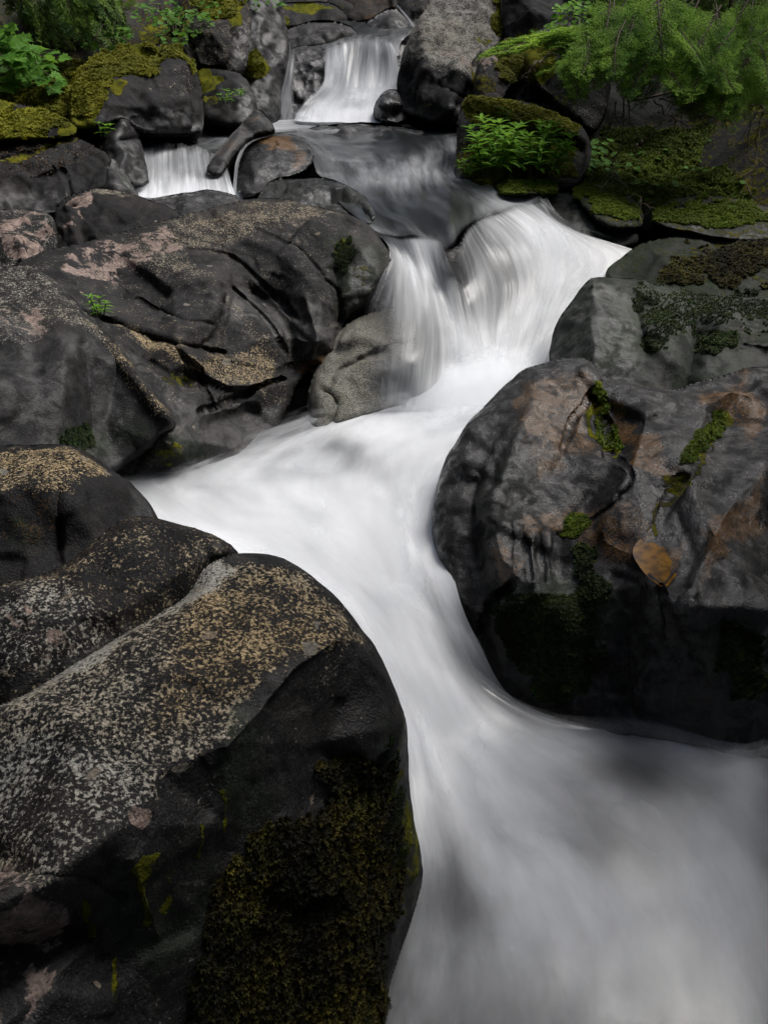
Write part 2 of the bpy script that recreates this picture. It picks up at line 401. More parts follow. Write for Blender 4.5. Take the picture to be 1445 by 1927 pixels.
    # relief
    h = t.math('ADD', t.math('MULTIPLY', mid, 0.20), t.math('MULTIPLY', spn, 0.09))
    h = t.math('ADD', h, t.math('ADD', t.math('MULTIPLY', fine, 0.12), t.math('MULTIPLY', grain, 0.04))); h = t.math('ADD', h, t.math('MULTIPLY', lm, 0.03))
    h = t.math('ADD', h, t.math('MULTIPLY', t.math('MULTIPLY', streak, steep), 0.22))
    h = t.math('ADD', h, t.math('MULTIPLY', mv, t.math('ADD', 0.25, t.math('MULTIPLY', fine, 0.5))))
    bp = t.n('ShaderNodeBump'); bp.inputs['Strength'].default_value = 0.9; bp.inputs['Distance'].default_value = 0.035; t.set(bp.inputs['Height'], h)
    ro = t.fmix(wet, 0.72, t.math('ADD', 0.09, t.math('MULTIPLY', spn, 0.26)))
    ro = t.fmix(t.math('MULTIPLY', lm, 0.6), ro, 0.85)
    ro = t.fmix(mv, ro, 0.95)
    b = t.n('ShaderNodeBsdfPrincipled'); t.set(b.inputs['Base Color'], c); t.set(b.inputs['Roughness'], ro); t.set(b.inputs['Normal'], bp.outputs[0])
    t.set(b.inputs['Specular IOR Level'], t.fmix(mv, t.fmix(wet, 0.15, 0.85), 0.1))
    t.t.links.new(b.outputs[0], t.out.inputs[0]); return t.m
M_ROCK = make_rock()

def make_water(name, su, sv, amp, bump, dark=(0.010, 0.012, 0.012), rough=0.22, detail=3.0, spec=0.4):
    """wa = foam, opacity ; wu = metres across and along the flow"""
    t = NT(name); wa = t.n('ShaderNodeAttribute', attribute_name='wa'); sa = t.n('ShaderNodeSeparateColor'); t.set(sa.inputs[0], wa.outputs['Color'])
    foam, alpha = sa.outputs[0], sa.outputs[1]
    wu = t.n('ShaderNodeAttribute', attribute_name='wu')
    mp = t.n('ShaderNodeMapping'); t.set(mp.inputs['Vector'], wu.outputs['Vector']); mp.inputs['Scale'].default_value = (su, sv, 1)
    mp2 = t.n('ShaderNodeMapping'); t.set(mp2.inputs['Vector'], wu.outputs['Vector']); mp2.inputs['Scale'].default_value = (su * 0.22, sv * 0.5, 1)
    s1 = t.noise(mp.outputs[0], 1.0, detail, 0.6); s2 = t.noise(mp2.outputs[0], 1.0, 3, 0.55, 0.3)
    sn = t.math('ADD', t.math('MULTIPLY', s1, 0.5), t.math('MULTIPLY', s2, 0.5))
    k = t.math('MULTIPLY', t.math('SUBTRACT', sn, 0.5), amp)
    ff = t.math('ADD', foam, t.math('MULTIPLY', k, t.math('MULTIPLY', t.math('MULTIPLY', foam, t.math('SUBTRACT', 1.06, foam)), 4.0)), clamp=True)
    ff = t.math('POWER', ff, 1.6)
    aa = t.math('MULTIPLY', alpha, t.ramp(t.math('ADD', alpha, t.math('MULTIPLY', k, t.math('SUBTRACT', 1.0, alpha))), 0.0, 0.5), clamp=True)
    h = t.math('ADD', t.math('MULTIPLY', s1, 0.5), s2)
    bp = t.n('ShaderNodeBump'); bp.inputs['Strength'].default_value = bump; bp.inputs['Distance'].default_value = 0.02; t.set(bp.inputs['Height'], h)
    dw = t.n('ShaderNodeBsdfPrincipled'); dw.inputs['Base Color'].default_value = (*dark, 1); dw.inputs['Roughness'].default_value = rough
    dw.inputs['Specular IOR Level'].default_value = spec; t.set(dw.inputs['Normal'], bp.outputs[0])
    df = t.n('ShaderNodeBsdfDiffuse'); df.inputs[0].default_value = (0.87, 0.89, 0.915, 1); t.set(df.inputs['Normal'], bp.outputs[0])
    tr = t.n('ShaderNodeBsdfTranslucent'); tr.inputs[0].default_value = (0.87, 0.89, 0.915, 1)
    fm = t.n('ShaderNodeMixShader'); fm.inputs[0].default_value = 0.3; t.t.links.new(df.outputs[0], fm.inputs[1]); t.t.links.new(tr.outputs[0], fm.inputs[2])
    m1 = t.n('ShaderNodeMixShader'); t.set(m1.inputs[0], ff); t.t.links.new(dw.outputs[0], m1.inputs[1]); t.t.links.new(fm.outputs[0], m1.inputs[2])
    tp = t.n('ShaderNodeBsdfTransparent')
    m2 = t.n('ShaderNodeMixShader'); t.set(m2.inputs[0], aa); t.t.links.new(tp.outputs[0], m2.inputs[1]); t.t.links.new(m1.outputs[0], m2.inputs[2])
    t.t.links.new(m2.outputs[0], t.out.inputs[0]); return t.m
M_FALL = make_water('falling_water', 36, 1.5, 1.8, 0.25)
M_POOL = make_water('pool_water', 9, 2.2, 1.75, 0.12, rough=0.2, detail=4.0)
M_CALM = make_water('sliding_water', 14, 1.8, 1.5, 0.16, rough=0.25, spec=0.22)

def flow(name, label, lines, mat, nu=10, nv=12, ripple=(0.0, 30, 2), layers=((0.0, 1.0),), edge=0.0, cat='water', lift=0.0, ends=(0.0, 0.0), blobs=()):
    """a sheet of water lofted over streamlines; a point is (px, py, y or z, foam, opacity)"""
    L = []
    for ln in lines:
        q = []
        for p in ln:
            pos = at(p[0], p[1], p[2]); q.append((*pos, p[3], p[4] if len(p) > 4 else 1.0))
        L.append(catmull(q, False, n=nv))
    n = max(len(l) for l in L)
    L = [np.stack([np.interp(np.linspace(0, 1, n), np.linspace(0, 1, len(l)), l[:, k]) for k in range(5)], 1) for l in L]
    G = np.array(L)                                   # lines, along, 5
    rows = [catmull(G[:, j], False, n=nu) for j in range(n)]
    G = np.array(rows).transpose(1, 0, 2)             # across, along, 5
    P = G[..., :3].copy(); foam = np.clip(G[..., 3], 0, 1); al = np.clip(G[..., 4], 0, 1)
    du = np.linalg.norm(np.diff(P, axis=0), axis=-1).mean(1); u = np.concatenate([[0], np.cumsum(du)])
    dv = np.linalg.norm(np.diff(P, axis=1), axis=-1).mean(0); v = np.concatenate([[0], np.cumsum(dv)])
    U, Vv = np.meshgrid(u, v, indexing='ij')
    a0 = np.linspace(0, 1, P.shape[0])[:, None]; b0 = np.linspace(0, 1, P.shape[1])[None]
    if edge: al = al * sstep(0, edge, a0) * sstep(0, edge, 1 - a0)
    if ends[0]: al = al * sstep(0, ends[0], b0)
    if ends[1]: al = al * sstep(0, ends[1], 1 - b0)
    # px of the nodes for foam blobs
    if blobs:
        rel = P - np.array([0, 0, CAM_Z]); dd = rel[..., 1] * CP - rel[..., 2] * SP
        X = CX + FPX * rel[..., 0] / dd; Y = CY - FPX * (rel[..., 1] * SP + rel[..., 2] * CP) / dd
        wob = fbm(P * 3.5, 3, 5) * 40
        for (cx, cy, rx, ry, val, an) in blobs:
            an = R_(an); ax = (X + wob - cx) * math.cos(an) + (Y + wob * .6 - cy) * math.sin(an); ay = -(X + wob - cx) * math.sin(an) + (Y + wob * .6 - cy) * math.cos(an)
            m = np.exp(-1.2 * (np.hypot(ax / rx, ay / ry)) ** 2); foam = foam * (1 - m) + val * m
    dx = np.gradient(P, axis=0); dy = np.gradient(P, axis=1); N = np.cross(dx, dy); N /= np.linalg.norm(N, axis=-1)[..., None] + 1e-12
    N *= np.sign((N * (np.array([0, 0, CAM_Z]) - P)).sum(-1))[..., None]
    Vs, Fs, As, Us = [], [], [], []; off = 0
    for k, (dz, am) in enumerate(layers):
        rp = ripple[0] * fbm(np.stack([U * ripple[1], Vv * ripple[2], 0 * U + k * 5.1], -1), 3, 11 + k)
        Q = P + N * (rp + dz + lift)[..., None]
        a2 = al * am
        if k: a2 = a2 * np.clip(0.5 + 1.3 * fbm(np.stack([U * 5, Vv * 3, 0 * U + k * 9.7], -1), 4, 40 + k), 0, 1)
        na, nb = Q.shape[:2]; idx = off + np.arange(na * nb).reshape(na, nb)
        Fs.append(np.stack([idx[:-1, :-1], idx[1:, :-1], idx[1:, 1:], idx[:-1, 1:]], -1).reshape(-1, 4))
        Vs.append(Q.reshape(-1, 3)); As.append(np.stack([foam, a2, 0 * a2, 0 * a2 + 1], -1).reshape(-1, 4))
        Us.append(np.stack([U + k * 3.3, Vv + k * 1.7, 0 * U + k * 2.1], -1).reshape(-1, 3)); off += na * nb
    ob = mesh_obj(name, np.concatenate(Vs), np.concatenate(Fs).tolist(), mat, None, None, {'wa': np.concatenate(As), 'wu': np.concatenate(Us)})
    return tag(ob, label, cat, None, 'structure')
# ================================================================== ground: one sheet to the horizon
def ground():
    xs = np.concatenate([-np.geomspace(220, 3.2, 26), np.linspace(-3, 3, 61), np.geomspace(3.2, 220, 26)])
    ys = np.concatenate([-np.geomspace(220, 1.2, 20), np.linspace(-1, 12, 90), np.geomspace(12.3, 260, 26)])
    X, Y = np.meshgrid(xs, ys)
    z = np.interp(Y, [-220, -3, 1, 2.2, 3, 4, 4.6, 7, 8.1, 8.6, 10, 14, 30, 260], [-6, -.7, -.5, -.4, .0, .05, .55, .8, .9, 1.15, 1.45, 2.6, 8, 60])
    xl = np.interp(Y, [-50, 2, 4, 6, 8, 10], [-3.2, -2.6, -2.9, -2.4, -1.9, -1.5]); xr = np.interp(Y, [-50, 2, 4, 5.2, 6, 7, 9], [3.4, 2.4, 2.2, 1.9, 1.5, 1.5, 1.2])
    sl = np.maximum(xl - X, 0); sr = np.maximum(X - xr, 0); s = np.maximum(sl, sr)
    z = z + np.where(s < 6, s * 0.75, 4.5 + (s - 6) * 0.28)
    P = np.stack([X, Y, z], -1); P[..., 2] += 0.10 * fbm(P * 1.3, 4, 3) * np.clip(s + 0.3, 0, 2)
    ny, nx = X.shape; idx = np.arange(nx * ny).reshape(ny, nx)
    F = np.stack([idx[:-1, :-1], idx[:-1, 1:], idx[1:, 1:], idx[1:, :-1]], -1).reshape(-1, 4)
    A = np.zeros((nx * ny, 4)); A[:, 3] = 0.2; B = np.zeros((nx * ny, 4)); B[:, 0] = np.clip(0.42 + 0.3 * fbm(P.reshape(-1, 3) * 1.5, 3, 8), 0, 1) * (s.ravel() > 0); B[:, 1] = 0.12 * (s.ravel() > 0)
    return tag(mesh_obj('ground', P.reshape(-1, 3), F.tolist(), M_ROCK, None, None, {'ma': A, 'mb': B}), 'dark forest floor and stream bed under the boulders', 'ground', None, 'structure')
ground()

WETD = dict(wet=0.85)
# ---- banks behind everything
relief('lbank', 'bank', 'shady forest bank with soil and moss, upper left', [(-90, -160, 9.5), (150, -170, 10), (420, -170, 10.5), (520, -60, 10.3), (480, 20, 9.2), (420, 60, 8.4), (370, 110, 7.6), (300, 160, 7), (160, 235, 6.0), (-90, 235, 5.9)],
       [(60, 60, 7.6), (200, 70, 7.6), (150, 150, 6.7), (0, 150, 6.7), (330, 60, 8.2)], step=8, rough=(0.09, 0.02), thick=1.2, base=dict(moss=.28, rust=.5), paint=[('moss', 'e', 130, 180, 110, 60, .6), ('moss', 'e', 330, 60, 90, 60, .5), ('alga', 'e', 60, 60, 200, 120, .6)], cat='bank', kind='structure')
relief('rbank', 'bank', 'dark mossy bank under the evergreen on the right', [(1040, 330, 5.7), (1060, 255, 6.3), (1110, 205, 6.7), (1150, 100, 7.5), (1170, -150, 9), (1560, -150, 9), (1560, 440, 4.95), (1445, 452, 4.9), (1300, 445, 5.0), (1200, 440, 5.1), (1100, 410, 5.3), (1050, 375, 5.4)],
       [(1200, 300, 6.0), (1350, 290, 6.0), (1300, 220, 6.6), (1250, 360, 5.55), (1400, 370, 5.5), (1300, 100, 7.6), (1150, 330, 5.75)], step=5, rough=(0.05, 0.018), thick=1.0, base=dict(moss=.3, alga=.5),
       paint=[('moss', 'e', 1290, 320, 220, 90, .6), ('moss', 'e', 1120, 320, 70, 60, .5), ('moss', 'e', 1300, 60, 250, 120, .15), ('rust', 'e', 1290, 235, 110, 25, .5)], cat='bank', kind='structure')
relief('fbank', 'bank', 'dark overgrown slope above the upper waterfall', [(380, -220, 13), (1120, -220, 13), (1100, 40, 10.8), (960, 60, 10.4), (800, 50, 10.6), (650, 52, 10.8), (520, 45, 10.4), (400, 50, 9.8)], [(700, -40, 12), (900, -60, 12)], step=8, rough=(0.12, 0.03), thick=1.5, base=dict(moss=.2, rust=.4), cat='bank', kind='structure')

# ---- stones at the head of the stream
def B(key, label, ol, ctrl=(), **kw):
    return relief(key, kw.pop('name', 'boulder'), label, ol, ctrl, **kw)
FAR = dict(step=3, smooth=1.8, rnd=8, rnd_amt=0.07, rough=(0.018, 0.009), thick=0.8, facet=(.07, 2.2))
B('Pd', 'brown rounded stone at the top edge above the dark peaked stone', [(630, 25, 11), (655, -25, 11.3), (720, -35, 11.3), (748, 8, 11), (735, 32, 10.8), (670, 44, 10.7)], base=dict(spk=.4, warm=.8, rust=.5), **FAR)
B('Pe', 'tan stone at the top edge beside the big grey boulder', [(742, 18, 10.8), (768, -25, 11), (832, -35, 11), (835, 32, 10.5), (800, 50, 10.2), (765, 40, 10.4)], base=dict(spk=.45, warm=.6, rust=.3), **FAR)
B('Pf', 'small dark stone in the shade left of the brown stone', [(600, 20, 11), (625, -5, 11.2), (665, 0, 11.2), (670, 50, 10.6), (620, 56, 10.4)], base=dict(moss=.35), **FAR)
B('Pa', 'flat moss topped slab at the top edge over the falls', [(500, 30, 10), (518, 8, 10.3), (570, 2, 10.5), (630, 8, 10.5), (652, 32, 10.2), (640, 50, 10), (560, 52, 9.8), (512, 52, 9.8)], [(570, 25, 10.1), (620, 35, 9.9)], base=dict(spk=.35, warm=.4), paint=[('moss', 'e', 575, 14, 60, 10, .8), ('moss', 'e', 530, 45, 20, 15, .6)], **FAR)
B('Pb', 'rounded grey stone just left above the upper falls', [(528, 72, 9.0), (545, 52, 9.3), (590, 38, 9.5), (640, 42, 9.4), (670, 60, 9.2), (650, 82, 8.9), (600, 92, 8.7), (545, 94, 8.7)], [(590, 60, 9.0), (640, 62, 8.95)], base=dict(spk=.4, warm=.4, wet=.4), **FAR)
B('Pc', 'dark peaked stone split by a thin white trickle', [(676, 57, 9.6), (700, 32, 9.8), (737, 12, 10), (760, 27, 9.9), (784, 62, 9.5), (740, 74, 9.2), (690, 72, 9.2)], [(735, 40, 9.45)], base=dict(wet=.8, spk=.1), **FAR)
B('M3', 'tall smooth dark rock wall left of the upper falls', [(440, 95, 8.0), (455, 30, 8.3), (478, -20, 8.6), (520, -40, 8.8), (535, 30, 8.6), (546, 90, 8.4), (543, 130, 8.2), (534, 180, 8.0), (524, 232, 7.6), (470, 236, 7.2), (462, 180, 7.6), (450, 140, 7.8)],
  [(490, 40, 8.2), (500, 120, 7.85), (505, 190, 7.6), (475, 120, 7.8)], base=dict(wet=.7, spk=.12), paint=[('moss', 'e', 485, 125, 26, 30, .75), ('moss', 'e', 450, 30, 20, 30, .5), ('alga', 'e', 495, 190, 30, 30, .4)], **FAR)
B('M1', 'brown angular boulder with moss shoulders at upper left', [(343, 88, 7.6), (352, 55, 7.8), (372, 22, 8.0), (400, 0, 8.1), (425, -15, 8.2), (455, -10, 8.3), (472, 30, 8.0), (468, 90, 7.7), (458, 138, 7.5), (400, 136, 7.4), (358, 128, 7.4)], [(400, 60, 7.55), (440, 45, 7.7), (430, 105, 7.45), (375, 100, 7.5)], links=[(0, 1)], base=dict(spk=.5, warm=.6), paint=[('moss', 'e', 400, 10, 40, 30, .8), ('moss', 'e', 440, 20, 20, 30, .7), ('wet', 'e', 455, 90, 20, 60, .9)], cracks=[([(350, 60), (362, 100), (375, 128)], 3, .06), ([(375, 128), (420, 130)], 3, .08)], **FAR)
B('M2', 'brown stone with a moss face beside the stream, under the angular boulder', [(370, 135, 7.4), (400, 128, 7.4), (450, 138, 7.4), (475, 165, 7.3), (485, 212, 7.0), (470, 238, 6.8), (385, 232, 6.8), (375, 180, 7.2)], [(405, 165, 7.15), (440, 170, 7.1), (430, 215, 6.85)], base=dict(spk=.35, warm=.7), paint=[('moss', 'e', 390, 155, 24, 26, .75), ('wet', 'e', 460, 190, 20, 50, .9), ('moss', 'e', 400, 195, 26, 10, .5)], **FAR)
B('fallrock', 'dark wet rock step behind the upper falls', [(520, 240, 7.9), (535, 160, 8.2), (548, 95, 8.6), (600, 84, 8.75), (680, 74, 8.85), (765, 88, 8.85), (775, 240, 8.0), (640, 245, 7.9)], [(585, 120, 8.35), (590, 180, 8.15), (570, 210, 7.98), (650, 100, 8.55), (650, 170, 8.25), (720, 170, 8.3)], base=dict(wet=1, spk=.05), **{**FAR, 'rough': (.03, .012)})
B('Q', 'small dark wet stone at the right foot of the upper falls', [(704, 220, 7.5), (707, 190, 7.6), (722, 172, 7.7), (740, 167, 7.75), (757, 176, 7.75), (760, 228, 7.4), (730, 232, 7.35)], [(732, 200, 7.45)], base=dict(wet=1), **FAR)
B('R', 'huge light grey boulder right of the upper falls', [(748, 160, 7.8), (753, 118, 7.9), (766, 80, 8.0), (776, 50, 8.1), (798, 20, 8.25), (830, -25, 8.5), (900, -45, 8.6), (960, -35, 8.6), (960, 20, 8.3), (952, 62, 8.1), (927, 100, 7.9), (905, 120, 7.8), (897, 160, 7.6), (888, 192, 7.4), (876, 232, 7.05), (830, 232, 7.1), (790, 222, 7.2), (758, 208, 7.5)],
  [(795, 60, 7.92), (770, 130, 7.7), (800, 115, 7.52), (868, 140, 7.35), (845, 205, 7.02), (790, 190, 7.3), (885, 60, 7.9), (910, 10, 8.2), (845, 40, 8.05), (910, 95, 7.75)], links=[(0, 2), (2, 3)], base=dict(spk=.74, warm=.12), paint=[('pink', 'e', 850, 118, 45, 28, .6), ('spk', 'p', [(745, 120), (790, 110), (830, 150), (880, 170), (890, 240), (740, 240)], .3, 20), ('moss', 'e', 945, 25, 14, 45, .85), ('moss', 'e', 880, 150, 14, 20, .6), ('wet', 'e', 800, 225, 120, 25, .8), ('moss', 'e', 795, 195, 20, 20, .35), ('moss', 'e', 905, 70, 25, 10, .5)], cracks=[([(830, 165), (860, 185), (885, 190)], 3, .05)], **{**FAR, 'rough': (.028, .012)})  # sparser lichen on the left front face paints its shade into the colour
B('S3', 'dark shaded crag behind the evergreen branches', [(952, 75, 7.9), (956, -50, 8.5), (1110, -60, 8.3), (1180, 0, 8.0), (1150, 80, 7.7), (1030, 95, 7.6), (985, 90, 7.7)], [(1000, 20, 7.8), (1060, 40, 7.75)], base=dict(spk=.35, moss=.2), paint=[('moss', 'e', 1010, 75, 50, 25, .6)], **FAR)
B('S1', 'pinkish mossy stone wedged behind the block with bushy plants', [(890, 170, 6.9), (898, 122, 7.1), (915, 97, 7.3), (950, 80, 7.4), (1000, 72, 7.4), (1032, 95, 7.3), (1037, 150, 7.0), (1015, 188, 6.8), (950, 195, 6.7), (898, 192, 6.8)], [(925, 130, 6.95), (970, 110, 7.05), (960, 150, 6.85), (1000, 140, 6.95)], base=dict(spk=.45, warm=.5), paint=[('pink', 'e', 920, 115, 20, 26, .8), ('moss', 'e', 965, 110, 40, 40, .7), ('moss', 'e', 915, 160, 30, 18, .5)], cracks=[([(945, 190), (975, 165), (985, 140)], 6, .15)], **FAR)
B('S2', 'grey pointed rock hanging over the mossy block', [(985, 112, 6.7), (1000, 72, 7.0), (1040, 42, 7.2), (1100, 45, 7.1), (1137, 85, 6.9), (1150, 140, 6.7), (1143, 200, 6.4), (1115, 246, 6.15), (1085, 226, 6.2), (1040, 190, 6.4), (1000, 150, 6.6)], [(1045, 110, 6.65), (1095, 160, 6.4), (1110, 100, 6.75), (1090, 200, 6.25)], links=[(0, 1), (1, 3)], base=dict(spk=.5, warm=.1), paint=[('moss', 'e', 1010, 110, 40, 50, .7), ('moss', 'e', 1050, 185, 60, 20, .45)], **{**FAR, 'rnd': 9})
B('T', 'moss covered block behind the bushy green plants', [(853, 335, 5.5), (858, 270, 5.7), (862, 215, 5.9), (874, 188, 6.1), (905, 182, 6.2), (960, 185, 6.25), (1000, 195, 6.2), (1050, 215, 6.1), (1100, 245, 6.0), (1112, 300, 5.7), (1085, 350, 5.45), (1000, 368, 5.25), (920, 366, 5.25), (858, 356, 5.35)],
  [(888, 245, 5.68), (940, 215, 5.95), (1020, 260, 5.85), (960, 325, 5.4), (895, 300, 5.5), (1060, 320, 5.55), (985, 230, 6.0)], base=dict(spk=.35, warm=.7), paint=[('moss', 'e', 925, 205, 60, 24, .85), ('moss', 'e', 1020, 235, 60, 30, .6), ('moss', 'e', 950, 300, 90, 70, .65), ('wet', 'e', 870, 340, 30, 60, .8), ('moss', 'e', 870, 290, 20, 30, .5)], **FAR)
# ---- left side, far
B('J', 'big dark boulder capped with yellow moss at upper left', [(130, 205, 6.0), (134, 165, 6.1), (148, 130, 6.4), (185, 105, 6.7), (230, 88, 6.9), (280, 83, 7.0), (330, 96, 7.0), (362, 118, 6.9), (377, 155, 6.8), (382, 200, 6.6), (380, 248, 6.4), (330, 252, 6.2), (270, 250, 6.0), (230, 225, 5.9), (190, 240, 5.7), (145, 242, 5.7)],
  [(207, 158, 6.15), (290, 138, 6.4), (342, 128, 6.6), (300, 112, 6.75), (240, 118, 6.5), (205, 195, 5.9), (295, 200, 6.15), (352, 190, 6.38), (165, 175, 6.0)], links=[(0, 1), (1, 2)], base=dict(spk=.3, warm=.2), paint=[('moss', 'p', [(120, 245), (130, 130), (230, 80), (340, 90), (370, 125), (340, 118), (305, 115), (300, 135), (260, 135), (205, 158), (200, 185), (185, 225), (170, 245)], .95, 9), ('moss', 'e', 225, 170, 22, 10, .7), ('wet', 'e', 300, 235, 120, 25, .7), ('spk', 'e', 340, 160, 35, 35, .5)], cracks=[([(285, 145), (292, 165)], 2, .02)], **FAR)
B('K', 'low stone under a moss blanket at the left edge', [(-40, 192, 5.8), (0, 187, 5.9), (40, 196, 5.95), (90, 207, 5.9), (135, 227, 5.8), (142, 254, 5.55), (60, 262, 5.4), (-40, 256, 5.4)], [(40, 225, 5.6)], base=dict(spk=.4, moss=.75), paint=[('moss', 'e', 90, 228, 20, 8, .1), ('moss', 'e', 40, 208, 14, 8, .2)], **FAR)
B('H', 'large flat dark slab with a square edge at the left edge', [(-40, 242, 5.6), (0, 238, 5.7), (60, 240, 5.7), (120, 250, 5.65), (180, 277, 5.5), (207, 297, 5.4), (203, 350, 5.1), (135, 372, 5.0), (110, 400, 4.85), (0, 425, 4.7), (-40, 425, 4.7)],
  [(0, 335, 5.05), (60, 326, 5.1), (117, 312, 5.2), (124, 320, 5.24), (60, 280, 5.4), (130, 285, 5.45), (60, 365, 5.0), (160, 340, 5.2)], links=[(0, 1), (1, 2), (3, 7)], base=dict(spk=.22, warm=.25), paint=[('spk', 'p', [(-40, 238), (60, 240), (200, 290), (118, 312), (0, 335), (-40, 338)], .42, 6), ('moss', 'l', [(0, 302), (60, 285), (115, 268), (150, 255)], .65, 7), ('wet', 'e', 60, 390, 140, 45, .6)], cracks=[([(-20, 304), (60, 287), (112, 272), (160, 255)], 3, .05), ([(117, 312), (128, 345), (136, 372)], 3, .05)], **{**FAR, 'rnd': 9, 'rnd_amt': .06})
B('I2', 'upright dark wet stone between the flat slab and the side falls', [(193, 292, 5.7), (198, 240, 5.9), (212, 208, 6.0), (240, 203, 6.1), (258, 215, 6.1), (265, 260, 6.0), (273, 300, 5.8), (280, 340, 5.55), (255, 352, 5.45), (222, 325, 5.4)], [(232, 232, 5.85), (238, 290, 5.58), (218, 265, 5.7)], base=dict(wet=.8, spk=.15), paint=[('spk', 'e', 240, 230, 15, 30, .3), ('rust', 'e', 215, 210, 12, 12, .8)], cracks=[([(225, 265), (262, 260)], 3, .04)], **{**FAR, 'facet': (.025, 3), 'rough': (.01, .006)})
B('I', 'small wedge stone in front of the upright stone', [(188, 368, 5.1), (200, 325, 5.2), (212, 298, 5.3), (228, 320, 5.3), (247, 345, 5.25), (264, 376, 5.15), (220, 380, 5.0)], [(215, 345, 5.12)], base=dict(wet=.9), paint=[('alga', 'e', 240, 345, 16, 26, .8)], **{**FAR, 'rnd': 8, 'rnd_amt': .05})
B('N', 'leaning dark slab like a fin between the side falls and the pool', [(388, 322, 5.75), (398, 300, 5.85), (428, 262, 6.15), (458, 230, 6.4), (482, 205, 6.55), (500, 214, 6.55), (519, 245, 6.4), (490, 252, 6.3), (468, 264, 6.2), (440, 292, 5.95), (414, 330, 5.7)], [(450, 255, 6.15), (420, 297, 5.85), (488, 232, 6.35)], links=[(0, 1)], base=dict(wet=.45), paint=[('rust', 'l', [(410, 305), (450, 260), (485, 215)], .5, 6)], **{**FAR, 'rnd': 6, 'rnd_amt': .04, 'facet': (.0, 3), 'rough': (.006, .004)})
B('O', 'golden topped stone with thin water sliding over it', [(440, 325, 6.0), (444, 295, 6.2), (460, 270, 6.4), (490, 255, 6.5), (530, 250, 6.5), (570, 262, 6.4), (592, 290, 6.1), (575, 322, 5.8), (540, 335, 5.7), (522, 348, 5.6), (490, 364, 5.4), (458, 374, 5.35), (444, 350, 5.6)], [(505, 275, 6.15), (560, 300, 5.95), (500, 305, 5.85), (470, 300, 5.95), (480, 335, 5.55)], links=[(0, 1)], base=dict(wet=1, spk=.05), paint=[('rust', 'e', 515, 268, 48, 15, .9, 12), ('pale', 'e', 520, 268, 40, 10, .5, 12), ('rust', 'e', 565, 295, 16, 22, .7)], **{**FAR, 'facet': (.025, 3), 'rough': (.01, .006)})
B('O3', 'low dark green stone awash at the edge of the upper pool', [(478, 400, 4.8), (500, 350, 5.45), (520, 335, 5.6), (570, 330, 5.6), (630, 340, 5.35), (690, 372, 4.95), (700, 420, 4.5), (600, 425, 4.5), (520, 420, 4.6)], [(560, 350, 5.25), (540, 370, 5.02), (640, 380, 4.85)], base=dict(wet=1, alga=.2), **{**FAR, 'rough': (.03, .012), 'facet': (.05, 3)})
B('P1', 'long low wet rock breaking the surface below the upper falls', [(566, 250, 7.15), (605, 236, 7.4), (665, 231, 7.5), (735, 234, 7.45), (800, 250, 7.05), (740, 266, 6.8), (640, 264, 6.85)], [(650, 244, 7.12), (720, 248, 7.05)], base=dict(wet=1), **{**FAR, 'rough': (.02, .01)})
B('G', 'low flat black stone in front of the side falls', [(264, 378, 5.05), (330, 366, 5.3), (390, 357, 5.42), (427, 362, 5.4), (454, 378, 5.3), (435, 398, 5.0), (380, 414, 4.8), (300, 414, 4.75), (262, 398, 4.9)], [(350, 382, 5.05), (410, 375, 5.2)], base=dict(wet=1, spk=.1), **{**FAR, 'facet': (.025, 3), 'rough': (.01, .006)})
B('F', 'pale lichen stone cut by the left edge, beside the pink spotted one', [(-40, 396, 4.3), (0, 393, 4.35), (45, 393, 4.4), (85, 400, 4.4), (104, 420, 4.3), (106, 474, 4.1), (60, 505, 3.9), (-40, 535, 3.8)], [(30, 440, 4.05), (70, 430, 4.15)], base=dict(spk=.55, warm=.1), paint=[('pink', 'e', 40, 440, 70, 50, .85)], **FAR)
B('E', 'rounded boulder with pink lichen patches on the left', [(102, 405, 4.5), (118, 374, 4.65), (163, 358, 4.75), (210, 355, 4.8), (260, 368, 4.8), (312, 386, 4.75), (348, 412, 4.65), (325, 445, 4.35), (200, 485, 4.15), (108, 485, 4.15)], [(200, 400, 4.42), (150, 395, 4.45), (270, 410, 4.45), (180, 440, 4.22)], base=dict(spk=.3, warm=.3), paint=[('pink', 'e', 150, 388, 40, 26, .95), ('spk', 'e', 215, 365, 60, 10, .7), ('pink', 'e', 270, 425, 40, 20, .6), ('pink', 'e', 135, 415, 20, 20, .7)], **FAR)
